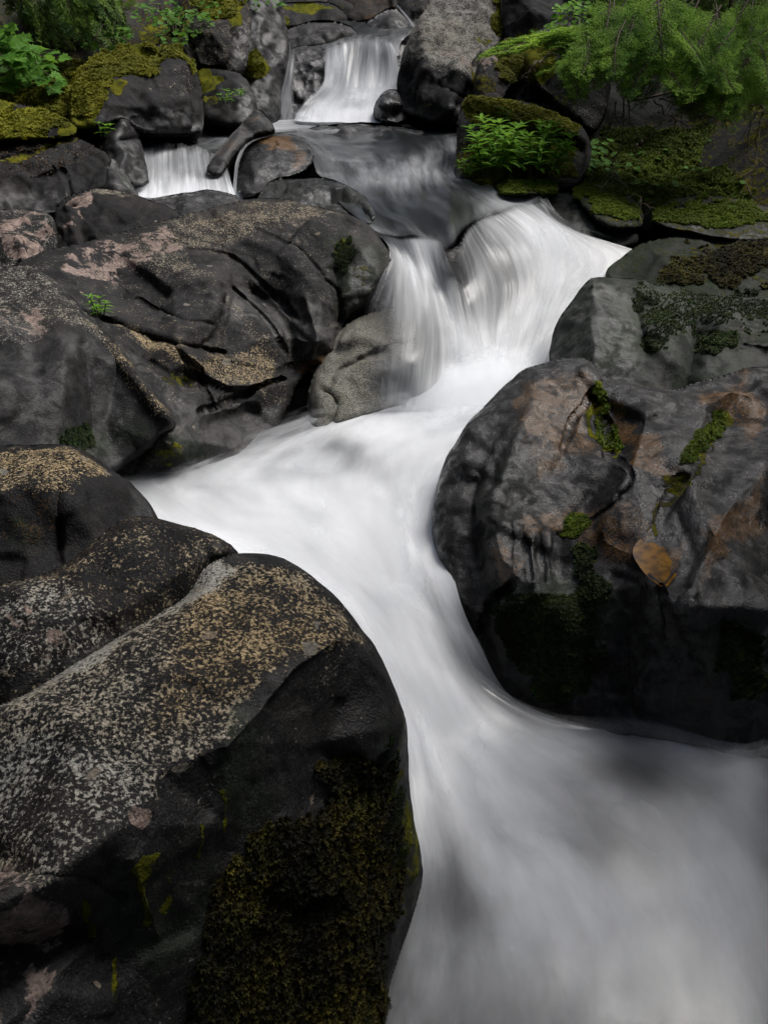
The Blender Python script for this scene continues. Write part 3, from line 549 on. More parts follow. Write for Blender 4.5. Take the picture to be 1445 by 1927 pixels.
# ---- rocks under the main falls
MID = dict(step=4, smooth=2, rnd=11, rnd_amt=0.06, rough=(0.010, 0.006), thick=0.7, facet=(.022, 3.0))
B('ledge', 'dark wet rock ledge behind the main falls', [(690, 460, 4.5), (715, 446, 4.55), (850, 470, 4.5), (890, 416, 4.9), (1000, 388, 5.25), (1060, 405, 5.2), (1085, 470, 4.9), (1065, 560, 4.6), (1000, 700, 4.15), (900, 760, 3.95), (740, 760, 3.9), (690, 600, 4.3)], [(780, 480, 4.42), (860, 520, 4.38), (900, 600, 4.28), (960, 480, 4.68)], base=dict(wet=1), **{**MID, 'facet': (.03, 3)})
B('pale', 'pale speckled granite hump left of the main falls', [(580, 745, 3.6), (598, 685, 3.75), (635, 625, 3.95), (680, 595, 4.05), (740, 580, 4.1), (800, 600, 4.05), (832, 640, 3.95), (838, 690, 3.85), (805, 750, 3.68), (720, 775, 3.55), (640, 800, 3.42), (588, 812, 3.38)], [(680, 648, 3.78), (650, 695, 3.68), (740, 665, 3.74), (720, 725, 3.62), (790, 690, 3.78), (620, 740, 3.55)], base=dict(pale=.85, wet=.35), paint=[('pale', 'e', 770, 730, 70, 50, .15), ('wet', 'e', 770, 710, 80, 60, .9), ('alga', 'e', 630, 770, 40, 30, .3), ('pale', 'e', 590, 780, 20, 40, .2)], cracks=[([(612, 745), (640, 700), (700, 668), (790, 640)], 4, .03), ([(625, 800), (632, 760), (615, 740)], 4, .06)], **MID)
# ---- right side, middle distance
B('Rdark', 'dark rock at the right edge below the evergreen', [(1372, 260, 6.2), (1385, 195, 6.5), (1460, 170, 6.5), (1520, 300, 6), (1510, 380, 5.5), (1440, 360, 5.5), (1385, 318, 5.75)], [(1430, 260, 6.0)], base=dict(spk=.3, wet=.3), **MID)
B('V3', 'flat mossy stone at the right under the dark bank', [(1226, 408, 5.0), (1258, 378, 5.25), (1310, 365, 5.35), (1400, 378, 5.2), (1460, 398, 5.1), (1510, 440, 4.8), (1400, 455, 4.7), (1300, 440, 4.8), (1240, 425, 4.88)], [(1320, 395, 5.1), (1400, 405, 5.0), (1310, 415, 4.92)], base=dict(moss=.42, alga=.6, wet=.5), **{**MID, 'step': 3})
B('V2', 'bright green moss cushion stone at the water right of the main falls', [(1078, 364, 5.15), (1094, 349, 5.3), (1130, 345, 5.35), (1165, 358, 5.3), (1202, 385, 5.15), (1207, 425, 4.88), (1150, 430, 4.82), (1108, 404, 4.95)], [(1140, 375, 5.1), (1165, 400, 4.98)], base=dict(moss=.42, alga=.6, wet=.5), **{**MID, 'step': 3})
B('W', 'black dripping rock right of the main falls', [(985, 376, 5.25), (1050, 362, 5.32), (1110, 380, 5.2), (1165, 415, 5.05), (1200, 440, 4.95), (1190, 462, 4.85), (1120, 472, 4.78), (1070, 468, 4.8), (1035, 440, 4.92), (1000, 402, 5.08)], [(1090, 425, 4.98), (1140, 445, 4.88)], base=dict(wet=.6, moss=.28, alga=.4), **{**MID, 'rough': (.018, .01)})
B('V1', 'low cushion stone of bright moss below the bushy plants', [(926, 350, 5.25), (945, 337, 5.35), (990, 335, 5.4), (1040, 345, 5.3), (1050, 360, 5.13), (1000, 368, 5.02), (950, 368, 5.02)], [(990, 348, 5.2)], base=dict(moss=.42, alga=.6, wet=.5), **{**MID, 'step': 3})
B('X', 'dark slope of rock under brown green moss on the right', [(1140, 515, 4.5), (1180, 475, 4.7), (1230, 450, 4.85), (1320, 437, 4.9), (1420, 432, 4.9), (1520, 425, 4.9), (1520, 610, 4.0), (1400, 600, 4.05), (1260, 580, 4.15), (1180, 550, 4.3)], [(1240, 490, 4.55), (1300, 530, 4.35), (1380, 480, 4.6), (1360, 560, 4.25), (1440, 520, 4.4)], base=dict(wet=.15, alga=.8, moss=.36), paint=[('moss', 'e', 1370, 490, 110, 40, .45), ('alga', 'e', 1230, 520, 60, 30, .5)], **MID)
B('Y', 'black glistening boulder with green algae, right middle', [(1036, 645, 3.85), (1048, 603, 3.95), (1078, 562, 4.05), (1112, 525, 4.15), (1180, 523, 4.25), (1250, 535, 4.3), (1340, 553, 4.25), (1445, 558, 4.2), (1520, 560, 4.2), (1520, 760, 3.35), (1380, 750, 3.35), (1250, 745, 3.4), (1150, 735, 3.45), (1060, 722, 3.55), (1033, 685, 3.75)],
  [(1118, 560, 3.95), (1190, 600, 3.78), (1190, 545, 4.12), (1215, 640, 3.62), (1130, 640, 3.62), (1280, 640, 3.72), (1320, 595, 3.92), (1445, 640, 3.7), (1290, 705, 3.48), (1240, 575, 3.98)], links=[(0, 1), (2, 9)], ridges=[([(1195, 585), (1215, 660)], 24, -.09), ([(1115, 535), (1190, 545), (1245, 575)], 11, .05), ([(1310, 640), (1290, 735)], 28, -.14), ([(1365, 600), (1330, 680)], 26, .06), ([(1110, 600), (1120, 700)], 24, .05), ([(1400, 640), (1460, 650)], 18, .05)], base=dict(wet=.35, spk=.2, alga=.6), paint=[('wet', 'p', [(1030, 640), (1112, 530), (1180, 560), (1210, 640), (1200, 740), (1030, 740)], .8, 10), ('alga', 'e', 1240, 610, 60, 60, .9), ('alga', 'p', [(1180, 525), (1300, 545), (1250, 580), (1200, 560)], .8, 8), ('spk', 'e', 1150, 690, 50, 30, .35), ('rust', 'e', 1400, 620, 60, 30, .4), ('alga', 'e', 1400, 590, 50, 12, .6)], **{**MID, 'rough': (.012, .007)})
# ---- left ledge
B('D2', 'long fractured dark ledge along the left of the pool', [(30, 505, 3.65), (90, 472, 3.85), (160, 456, 4.0), (230, 436, 4.2), (300, 416, 4.35), (360, 401, 4.45), (420, 386, 4.55), (470, 374, 4.6), (520, 372, 4.62), (590, 388, 4.55), (650, 400, 4.5), (695, 425, 4.4), (720, 458, 4.3), (736, 490, 4.2), (716, 530, 4.12), (690, 570, 4.05), (652, 600, 3.98), (638, 640, 3.9), (640, 690, 3.8), (620, 718, 3.72), (580, 703, 3.75), (560, 722, 3.65), (537, 775, 3.5), (505, 830, 3.33), (485, 860, 3.22), (400, 880, 3.1), (300, 890, 3.0), (240, 900, 2.95), (180, 900, 2.9), (150, 800, 3.0), (120, 650, 3.1), (80, 560, 3.4)],
  [(250, 470, 4.05), (320, 450, 4.2), (530, 432, 4.33), (640, 412, 4.42), (430, 450, 4.28), (400, 520, 3.95), (330, 540, 3.85), (230, 560, 3.75), (200, 600, 3.5), (290, 645, 3.5), (420, 662, 3.62), (400, 590, 3.70), (440, 560, 3.9), (520, 560, 4.0), (520, 630, 3.72), (565, 600, 3.88), (600, 645, 3.8), (640, 560, 4.02), (610, 500, 4.12), (530, 500, 4.12), (330, 648, 3.42), (380, 690, 3.4), (395, 772, 3.2), (300, 775, 3.06), (250, 690, 3.26), (360, 664, 3.46), (528, 692, 3.66), (440, 728, 3.38), (530, 722, 3.56), (450, 775, 3.34), (512, 765, 3.48), (320, 825, 2.98), (430, 840, 3.15), (600, 680, 3.74)],
  links=[(0, 1), (1, 4), (4, 2), (2, 3), (8, 9), (9, 10), (20, 21), (21, 22), (26, 27), (27, 22), (10, 14), (12, 11), (24, 20)], smooth=1.8, step=3, rnd=12, rnd_amt=.05, rough=(.007, .004), thick=.7, facet=(.035, 2.4),
  cracks=[([(350, 470), (430, 480), (500, 540), (560, 600)], 3, .025), ([(480, 430), (560, 470), (610, 520)], 3, .02), ([(260, 560), (330, 600), (400, 610)], 3, .02), ([(195, 600), (290, 638), (420, 663)], 4, .06), ([(425, 560), (408, 620), (380, 650)], 3, .035), ([(330, 652), (380, 715), (397, 760)], 4, .04), ([(380, 775), (450, 745), (532, 712)], 5, .06), ([(440, 545), (500, 600), (540, 660)], 4, .04), ([(545, 690), (590, 690), (630, 712)], 4, .05), ([(635, 640), (640, 560), (600, 520)], 4, .03)],
  ridges=[([(430, 450), (520, 470), (600, 560), (600, 650)], 36, .05), ([(470, 540), (530, 600), (560, 680)], 20, -.07), ([(575, 560), (600, 640)], 20, .05), ([(630, 510), (640, 600)], 16, -.06), ([(300, 500), (400, 540)], 38, .04), ([(220, 612), (320, 640), (385, 690)], 11, .045), ([(250, 665), (350, 720)], 18, -.05), ([(370, 670), (450, 676), (525, 690)], 13, .045), ([(350, 700), (420, 730), (470, 738)], 13, -.05), ([(400, 795), (480, 775)], 18, -.05), ([(660, 450), (700, 500)], 20, .04), ([(260, 790), (330, 850)], 20, .04)],
  base=dict(spk=.42, warm=.55, wet=.2), paint=[('spk', 'p', [(300, 430), (480, 372), (640, 400), (640, 415), (530, 432), (420, 450), (340, 470)], .62, 8), ('warm', 'e', 500, 400, 180, 30, .6), ('pink', 'p', [(70, 480), (230, 440), (330, 430), (360, 470), (200, 530), (130, 520)], .9, 10), ('spk', 'p', [(230, 440), (330, 450), (420, 540), (360, 520), (250, 510)], .6, 12), ('pink', 'e', 580, 440, 70, 30, .45), ('wet', 'p', [(400, 560), (460, 540), (560, 560), (640, 560), (640, 680), (560, 660), (470, 640)], .6, 15), ('wet', 'p', [(220, 650), (330, 690), (400, 770), (520, 760), (500, 900), (180, 900)], .6, 15),
    ('spk', 'p', [(200, 610), (320, 640), (385, 695), (300, 660)], .75, 8), ('warm', 'p', [(190, 600), (560, 620), (560, 740), (300, 700)], 1, 20), ('spk', 'p', [(350, 662), (520, 650), (532, 715), (450, 735)], .66, 8), ('spk', 'p', [(410, 560), (440, 560), (540, 660), (520, 690)], .55, 10), ('spk', 'e', 500, 735, 40, 14, .5), ('rust', 'e', 595, 690, 45, 22, .75), ('moss', 'e', 640, 480, 22, 36, .62), ('moss', 'p', [(660, 480), (735, 490), (700, 560), (645, 600), (640, 540)], .38, 10), ('alga', 'p', [(600, 440), (735, 470), (680, 590), (640, 580)], .6, 15), ('moss', 'e', 330, 705, 40, 14, .45), ('alga', 'e', 330, 850, 60, 30, .5), ('moss', 'e', 300, 850, 50, 22, .45), ('wet', 'e', 690, 530, 40, 60, .9)])
B('D1', 'smooth dome of grey rock at the left edge', [(-40, 512, 3.55), (0, 504, 3.6), (40, 498, 3.65), (75, 507, 3.62), (112, 537, 3.5), (152, 574, 3.4), (190, 613, 3.3), (240, 672, 3.2), (290, 735, 3.08), (332, 792, 2.98), (305, 825, 2.93), (250, 870, 2.88), (200, 900, 2.8), (150, 900, 2.65), (60, 880, 2.5), (-40, 870, 2.4)],
  [(60, 560, 3.35), (0, 600, 3.1), (122, 640, 3.02), (118, 760, 2.82), (0, 720, 2.75), (60, 680, 2.93), (222, 690, 3.16), (110, 840, 2.7), (200, 790, 2.98)], links=[(2, 3), (3, 7)], ridges=[([(158, 650), (168, 740), (175, 830)], 30, -.06), ([(205, 640), (260, 715), (320, 788)], 13, .04)], smooth=3, step=4, rnd=18, rnd_amt=.08, rough=(.007, .004), thick=.8, facet=(.02, 2.5),
  base=dict(spk=.15, warm=.2, wet=.55), paint=[('spk', 'p', [(-40, 500), (75, 500), (200, 615), (330, 790), (290, 790), (170, 640), (110, 600), (60, 640), (-40, 640)], .58, 10), ('warm', 'p', [(160, 600), (250, 640), (340, 800), (280, 800)], .9, 15), ('pink', 'e', 40, 600, 60, 40, .6), ('wet', 'p', [(-40, 500), (75, 500), (200, 615), (330, 790), (290, 790), (170, 640), (60, 600), (-40, 600)], .1, 10), ('alga', 'e', 160, 830, 60, 40, .75), ('moss', 'e', 150, 820, 30, 22, .5), ('alga', 'e', 235, 800, 40, 40, .4)])
# ---- the big right boulder
B('Z', 'massive wet black boulder with rusty top filling the right side', [(816, 960, 2.62), (812, 1000, 2.52), (818, 1050, 2.42), (835, 1110, 2.3), (865, 1160, 2.22), (900, 1200, 2.17), (912, 1240, 2.13), (945, 1320, 2.06), (985, 1365, 2.0), (1080, 1395, 1.93), (1180, 1410, 1.88), (1300, 1410, 1.85), (1380, 1425, 1.83), (1445, 1445, 1.8), (1520, 1470, 1.76), (1520, 700, 3.1), (1445, 690, 3.15), (1400, 694, 3.15), (1330, 714, 3.1), (1260, 732, 3.0), (1190, 722, 3.0), (1135, 707, 3.05), (1112, 681, 3.1), (1075, 672, 3.15), (1040, 679, 3.15), (990, 694, 3.12), (950, 724, 3.05), (905, 769, 2.95), (870, 810, 2.85), (840, 862, 2.77), (825, 905, 2.72)],
  [(880, 870, 2.68), (865, 1000, 2.42), (885, 1100, 2.28), (940, 900, 2.58), (1000, 780, 2.85), (1060, 718, 3.02), (1118, 740, 2.93), (1140, 800, 2.80), (1060, 850, 2.66), (1100, 940, 2.48), (960, 1000, 2.38), (970, 1080, 2.22), (1010, 1120, 2.14), (940, 1150, 2.15), (1120, 1010, 2.32), (1080, 1080, 2.2), (1160, 1108, 2.08), (1270, 1142, 1.97), (1380, 1142, 1.95), (1460, 1150, 1.93), (1245, 1050, .515j), (1300, 1050, 2.14), (1270, 960, 2.3), (1200, 880, 2.5), (1230, 790, 2.77), (1330, 760, 2.85), (1400, 722, 3.02), (1360, 850, 2.62), (1460, 850, 2.64), (1340, 1000, 2.20), (1420, 1000, 2.28), (1400, 1080, 2.05), (1295, 890, 2.38), (1100, 1200, 2.05), (1250, 1250, 1.95), (1400, 1250, 1.9), (1000, 1250, 2.07), (905, 1010, 2.36), (920, 1090, 2.24), (1203, 1042, .528j), (1214, 1020, .53j), (1250, 1016, .53j), (1288, 1010, .53j), (1280, 1055, .528j), (1246, 1098, .53j), (1222, 1075, .53j)],
  links=[(5, 6), (6, 7), (15, 16), (16, 17), (17, 18), (18, 19), (12, 15), (10, 11), (37, 38), (37, 3), (29, 31), (7, 23), (3, 10)], smooth=2.5, step=3, rnd=26, rnd_amt=.12, rough=(.009, .004), thick=1.2, facet=(.024, 3.0),
  cracks=[([(1120, 745), (1138, 800), (1150, 850)], 6, .05), ([(1150, 850), (1190, 900), (1140, 960), (1050, 1010)], 4, .025), ([(1355, 790), (1310, 860), (1260, 930), (1220, 1000)], 5, .015), ([(985, 1000), (1000, 1090)], 3, .02), ([(1015, 1000), (1022, 1095)], 3, .02), ([(1040, 1000), (1042, 1070)], 3, .015), ([(900, 1190), (925, 1130), (960, 1100)], 6, .05), ([(1240, 1110), (1250, 1150), (1255, 1200)], 4, .03), ([(1130, 720), (1080, 790), (1060, 850)], 4, .02)],
  ridges=[([(1000, 760), (960, 860), (930, 960), (945, 1050)], 45, .06), ([(1130, 740), (1150, 850), (1120, 930), (1060, 1000), (1050, 1080)], 34, -.05), ([(1210, 790), (1190, 870), (1130, 1000)], 32, .05), ([(1400, 745), (1330, 830), (1270, 910), (1245, 985)], 30, -.045), ([(1470, 840), (1380, 950), (1320, 1060), (1300, 1110)], 52, .08),
     ([(1300, 765), (1380, 790), (1460, 800)], 24, -.05), ([(1330, 722), (1420, 742)], 24, .04), ([(905, 890), (885, 1000), (905, 1100)], 24, -.04), ([(1000, 1010), (1002, 1095)], 12, .03), ([(1032, 1000), (1034, 1085)], 10, .022), ([(970, 990), (968, 1080)], 10, .02), ([(1080, 800), (1040, 900)], 26, -.03), ([(1150, 1080), (1200, 1100)], 22, -.03), ([(1060, 1150), (1060, 1300)], 30, .03), ([(1180, 1160), (1190, 1340)], 26, -.03), ([(1330, 1170), (1350, 1340)], 40, .03)],
  base=dict(wet=.95, spk=.2, warm=.9), paint=[('rust', 'p', [(980, 700), (1115, 690), (1140, 830), (1080, 860), (1000, 920), (960, 760)], .68, 20), ('rust', 'p', [(1130, 740), (1230, 800), (1290, 900), (1180, 870)], .8, 20), ('rust', 'p', [(1290, 740), (1400, 700), (1460, 760), (1400, 840), (1330, 770)], .78, 15), ('rust', 'p', [(960, 960), (1200, 930), (1220, 1060), (1150, 1060), (1000, 1000)], .72, 25), ('rust', 'p', [(1450, 860), (1450, 1010), (1360, 1060), (1310, 1110), (1320, 1010)], .75, 20), ('rust', 'e', 940, 1050, 30, 70, .65), ('rust', 'p', [(1198, 1045), (1212, 1018), (1250, 1015), (1288, 1012), (1275, 1055), (1245, 1098), (1222, 1075)], .7, 12), ('rust', 'e', 1140, 985, 80, 35, .6),
    ('wet', 'p', [(900, 1160), (1270, 1140), (1460, 1150), (1460, 1500), (900, 1500)], .75, 10), ('moss', 'e', 1080, 985, 26, 24, .6), ('moss', 'e', 1095, 1050, 22, 30, .6), ('alga', 'e', 1050, 1160, 120, 70, .6), ('moss', 'l', [(1122, 730), (1140, 810), (1145, 840)], .7, 8), ('moss', 'l', [(1360, 775), (1330, 830), (1270, 900), (1220, 990)], .55, 8), ('alga', 'e', 960, 900, 70, 80, .25), ('alga', 'e', 1390, 1220, 80, 60, .5), ('moss', 'e', 1260, 900, 12, 30, .5)])
# ---- foreground left
FG = dict(step=4, smooth=3.5, rnd=30, rnd_amt=0.07, rough=(0.006, 0.0025), thick=0.5, facet=(.014, 4.5))
B('C', 'squat boulder with golden crust on top, left middle', [(-40, 846, 2.12), (0, 840, 2.14), (60, 836, 2.14), (130, 838, 2.13), (167, 853, 2.12), (206, 880, 2.1), (246, 908, 2.1), (276, 940, 2.09), (298, 978, 2.08), (300, 1020, 2.0), (240, 1060, 1.8), (100, 1150, 1.6), (0, 1190, 1.55), (-40, 1200, 1.55)],
  [(0, 925, 1.9), (60, 918, 1.9), (113, 925, 1.88), (160, 914, 1.95), (203, 925, 1.98), (260, 962, 2.02), (50, 1030, 1.77), (113, 1030, 1.80), (180, 1010, 1.82)], links=[(0, 1), (1, 2), (2, 3), (3, 4)], base=dict(spk=.2, warm=.8), paint=[('spk', 'p', [(-40, 835), (140, 830), (220, 890), (200, 925), (110, 925), (60, 915), (-40, 925)], .68, 10), ('warm', 'e', 100, 880, 150, 60, 1), ('alga', 'e', 60, 990, 40, 40, .4), ('rust', 'e', 60, 960, 100, 60, .4), ('wet', 'e', 270, 960, 30, 50, .7)], cracks=[([(113, 925), (110, 980), (115, 1060)], 4, .04)], **FG)
B('B', 'long low slab of speckled rock split from the nearest boulder by a crack', [(-40, 1112, .92j), (0, 1099, .93j), (60, 1087, .93j), (105, 1070, .92j), (140, 1050, .92j), (190, 1007, .93j), (235, 976, .94j), (280, 972, .94j), (330, 984, .92j), (380, 998, .91j), (415, 1014, .90j), (447, 1040, .87j), (430, 1085, .79j), (380, 1140, .78j), (330, 1190, .77j), (200, 1280, .78j), (60, 1350, .78j), (-40, 1390, .78j)],
  [(250, 1045, .925j), (110, 1170, .90j), (330, 1080, .88j), (10, 1240, .88j), (390, 1050, .87j), (250, 1140, .87j), (60, 1120, .925j), (170, 1060, .92j)], base=dict(spk=.52, warm=.75), paint=[('spk', 'e', 60, 1200, 150, 100, .62), ('warm', 'e', 40, 1200, 200, 90, .05), ('pink', 'e', 60, 1200, 110, 70, .55), ('wet', 'l', [(430, 1050), (300, 1180), (0, 1340)], .5, 30)], **FG)
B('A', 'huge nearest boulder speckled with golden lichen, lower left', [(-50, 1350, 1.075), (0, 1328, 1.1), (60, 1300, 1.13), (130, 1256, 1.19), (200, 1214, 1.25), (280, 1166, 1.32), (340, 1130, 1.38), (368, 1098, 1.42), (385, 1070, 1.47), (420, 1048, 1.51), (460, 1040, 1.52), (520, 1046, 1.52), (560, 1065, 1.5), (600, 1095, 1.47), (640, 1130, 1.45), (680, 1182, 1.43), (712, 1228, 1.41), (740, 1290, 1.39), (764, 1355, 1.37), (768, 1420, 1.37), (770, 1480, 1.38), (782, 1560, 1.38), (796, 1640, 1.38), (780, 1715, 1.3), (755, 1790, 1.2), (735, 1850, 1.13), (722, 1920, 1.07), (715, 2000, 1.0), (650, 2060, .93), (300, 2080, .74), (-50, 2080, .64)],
  [(640, 1200, 1.33), (560, 1252, 1.24), (490, 1335, 1.13), (430, 1400, 1.05), (300, 1455, .99), (220, 1560, .88), (100, 1650, .80), (-40, 1710, .74), (600, 1400, 1.19), (560, 1500, 1.13), (620, 1600, 1.13), (680, 1750, 1.12), (600, 1927, .99), (430, 1550, 1.0), (400, 1750, .92), (350, 1940, .83), (200, 1750, .84), (150, 1940, .735), (0, 1940, .69), (722, 1370, 1.29), (690, 1250, 1.34), (520, 1130, 1.38), (300, 1270, 1.16), (150, 1380, 1.03), (420, 1200, 1.26), (470, 1090, 1.45), (700, 1500, 1.26), (720, 1640, 1.25)],
  links=[(0, 1), (1, 2), (2, 3), (3, 4), (4, 5), (5, 6), (6, 7)], ridges=[([(640, 1203), (560, 1257), (490, 1342), (430, 1408)], 18, .012), ([(640, 1330), (620, 1420)], 48, -.03), ([(690, 1420), (725, 1600)], 38, .02), ([(475, 1480), (445, 1600)], 28, -.02), ([(250, 1620), (300, 1760)], 40, .02), ([(130, 1700), (200, 1800)], 36, -.02)], base=dict(spk=.36, warm=.35, wet=.4), paint=[('spk', 'p', [(-60, 1330), (200, 1200), (400, 1040), (560, 1050), (700, 1180), (640, 1215), (560, 1262), (490, 1345), (430, 1400), (300, 1450), (220, 1560), (100, 1640), (-60, 1690)], .66, 14), ('warm', 'p', [(360, 1090), (520, 1040), (720, 1180), (560, 1260), (470, 1340), (300, 1350)], .95, 40), ('warm', 'e', 120, 1500, 180, 120, .0), ('spk', 'p', [(-60, 1330), (200, 1200), (400, 1040), (450, 1045), (370, 1110), (200, 1240), (-60, 1370)], .85, 8), ('warm', 'p', [(-60, 1330), (200, 1200), (400, 1040), (440, 1045), (370, 1110), (200, 1240), (-60, 1370)], 0, 8),  # dense grey speckle along the upper rim paints its rim light into the lichen
    ('wet', 'p', [(-60, 1330), (200, 1200), (400, 1040), (560, 1050), (700, 1180), (560, 1262), (430, 1400), (220, 1560), (-60, 1690)], .05, 14), ('pink', 'p', [(-60, 1640), (90, 1640), (150, 1720), (120, 1850), (60, 1940), (-60, 1940)], .7, 20), ('pink', 'e', 265, 1505, 24, 24, 1.), ('pink', 'e', 120, 1710, 40, 60, .8), ('spk', 'e', 50, 1580, 100, 70, .6), ('moss', 'l', [(280, 1590), (270, 1660), (274, 1750)], .66, 13), ('moss', 'l', [(365, 1550), (375, 1605)], .6, 8), ('moss', 'l', [(425, 1500), (428, 1560)], .58, 8), ('moss', 'l', [(190, 1680), (180, 1765)], .6, 8), ('moss', 'l', [(320, 1640), (312, 1720)], .55, 7), ('moss', 'l', [(225, 1830), (215, 1900)], .55, 9), ('alga', 'e', 330, 1720, 120, 160, .4), ('alga', 'e', 470, 1450, 60, 110, .5), ('moss', 'p', [(745, 1360), (790, 1500), (800, 1640), (750, 1700), (740, 1500)], .5, 12), ('alga', 'p', [(735, 1360), (790, 1500), (800, 1640), (750, 1700), (740, 1500)], .9, 12), ('moss', 'e', 570, 1680, 150, 230, .3)],
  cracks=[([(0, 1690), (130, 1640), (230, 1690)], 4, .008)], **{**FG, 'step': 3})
# ================================================================== water
def pts(*a): return list(a)
flow('stream_pool', 'white foaming pool and chute running between the big boulders', [  # foam thins toward the near end, partly painting in shade there
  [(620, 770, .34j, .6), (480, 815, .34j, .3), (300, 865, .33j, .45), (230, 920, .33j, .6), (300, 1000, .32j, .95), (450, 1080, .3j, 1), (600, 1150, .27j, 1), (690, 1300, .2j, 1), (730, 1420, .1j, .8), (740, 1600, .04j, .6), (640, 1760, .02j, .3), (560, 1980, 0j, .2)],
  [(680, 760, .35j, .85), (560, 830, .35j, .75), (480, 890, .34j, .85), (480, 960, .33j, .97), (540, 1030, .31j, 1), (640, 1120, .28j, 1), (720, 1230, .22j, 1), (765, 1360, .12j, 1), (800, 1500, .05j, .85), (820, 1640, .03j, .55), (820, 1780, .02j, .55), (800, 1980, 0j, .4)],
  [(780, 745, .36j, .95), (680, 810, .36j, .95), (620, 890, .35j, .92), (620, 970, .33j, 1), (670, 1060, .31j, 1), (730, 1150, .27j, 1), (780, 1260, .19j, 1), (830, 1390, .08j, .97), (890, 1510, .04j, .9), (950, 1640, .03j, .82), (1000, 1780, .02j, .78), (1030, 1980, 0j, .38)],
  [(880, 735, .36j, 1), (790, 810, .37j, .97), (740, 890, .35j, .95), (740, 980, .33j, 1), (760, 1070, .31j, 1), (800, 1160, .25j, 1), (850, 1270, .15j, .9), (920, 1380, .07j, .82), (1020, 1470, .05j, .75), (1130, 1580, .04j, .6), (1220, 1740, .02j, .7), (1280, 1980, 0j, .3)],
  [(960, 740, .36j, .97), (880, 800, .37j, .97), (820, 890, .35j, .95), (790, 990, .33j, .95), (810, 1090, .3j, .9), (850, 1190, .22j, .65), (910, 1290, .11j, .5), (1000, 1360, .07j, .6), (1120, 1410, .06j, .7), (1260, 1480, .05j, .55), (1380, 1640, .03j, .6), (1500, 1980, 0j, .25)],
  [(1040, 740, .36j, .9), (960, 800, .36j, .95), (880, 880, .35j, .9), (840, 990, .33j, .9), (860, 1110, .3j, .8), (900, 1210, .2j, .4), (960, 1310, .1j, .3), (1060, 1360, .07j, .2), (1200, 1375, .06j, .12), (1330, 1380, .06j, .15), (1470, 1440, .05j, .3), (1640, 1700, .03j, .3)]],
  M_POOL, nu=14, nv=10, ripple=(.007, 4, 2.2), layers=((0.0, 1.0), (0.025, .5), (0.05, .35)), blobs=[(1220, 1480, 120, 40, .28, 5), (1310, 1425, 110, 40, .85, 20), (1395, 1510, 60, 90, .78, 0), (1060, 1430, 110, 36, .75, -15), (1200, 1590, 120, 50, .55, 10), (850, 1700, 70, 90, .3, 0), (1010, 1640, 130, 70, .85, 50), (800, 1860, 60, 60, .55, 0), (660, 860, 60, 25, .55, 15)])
def wide_water():
    xs = np.linspace(-2.2, 3.2, 110); ys = np.linspace(-3, 3.1, 120); X, Y = np.meshgrid(xs, ys)
    z = np.interp(Y, [-3, 0, 1.0, 1.9, 2.3, 2.8, 3.1], [-.12, -.05, -.03, -.02, .12, .27, .27]); P = np.stack([X, Y, z], -1); P[..., 2] += .012 * fbm(P * 4, 3, 4)
    foam = np.clip(.38 + .45 * fbm(P * np.array([1.6, 1.0, 1]), 4, 9), 0, 1); n = X.size; idx = np.arange(n).reshape(X.shape)
    F = np.stack([idx[:-1, :-1], idx[:-1, 1:], idx[1:, 1:], idx[1:, :-1]], -1).reshape(-1, 4)
    A = np.stack([foam, 0 * foam + 1, 0 * foam, 0 * foam + 1], -1).reshape(-1, 4); U = np.stack([X, Y, 0 * X], -1).reshape(-1, 3)
    tag(mesh_obj('stream_pool', P.reshape(-1, 3), F.tolist(), M_POOL, None, None, {'wa': A, 'wu': U}), 'dim water of the lower pool running on below the near boulder', 'water', None, 'structure')
wide_water()
flow('upper_pool', 'dark sliding water of the upper pool', [
  [(490, 226, 1.06j, .6, .3), (530, 262, 1.04j, .3), (580, 290, 1.02j, .2), (600, 330, .99j, .3), (630, 372, .965j, .15), (680, 415, .94j, .12), (710, 440, .91j, .5)],
  [(590, 226, 1.06j, .85), (640, 258, 1.05j, .1), (690, 290, 1.03j, .22), (710, 330, 1.0j, .4), (720, 370, .97j, .12), (760, 420, .93j, .08), (790, 452, .9j, .4)],
  [(650, 224, 1.06j, .7), (720, 252, 1.05j, .05), (770, 285, 1.03j, .12), (780, 325, 1.01j, .5), (790, 365, .98j, .14), (830, 420, .94j, .05), (846, 472, .88j, .25)],
  [(720, 224, 1.06j, .5), (790, 246, 1.05j, .05), (830, 280, 1.03j, .25), (830, 320, 1.01j, .4), (850, 355, .98j, .18), (880, 385, .95j, .15), (890, 422, .92j, .4)],
  [(800, 226, 1.06j, .1), (850, 242, 1.05j, .1), (865, 280, 1.03j, .3), (865, 320, 1.01j, .25), (900, 350, .98j, .4), (960, 370, .96j, .7), (1000, 390, .93j, .6)],
  [(890, 228, 1.06j, .05), (905, 250, 1.05j, .05), (905, 290, 1.03j, .1), (905, 325, 1.0j, .1), (930, 345, .98j, .2), (990, 358, .97j, .3), (1030, 385, .94j, .2)]],
  M_CALM, nu=14, nv=14, ripple=(.022, 6, 2.5), ends=(0, .12))
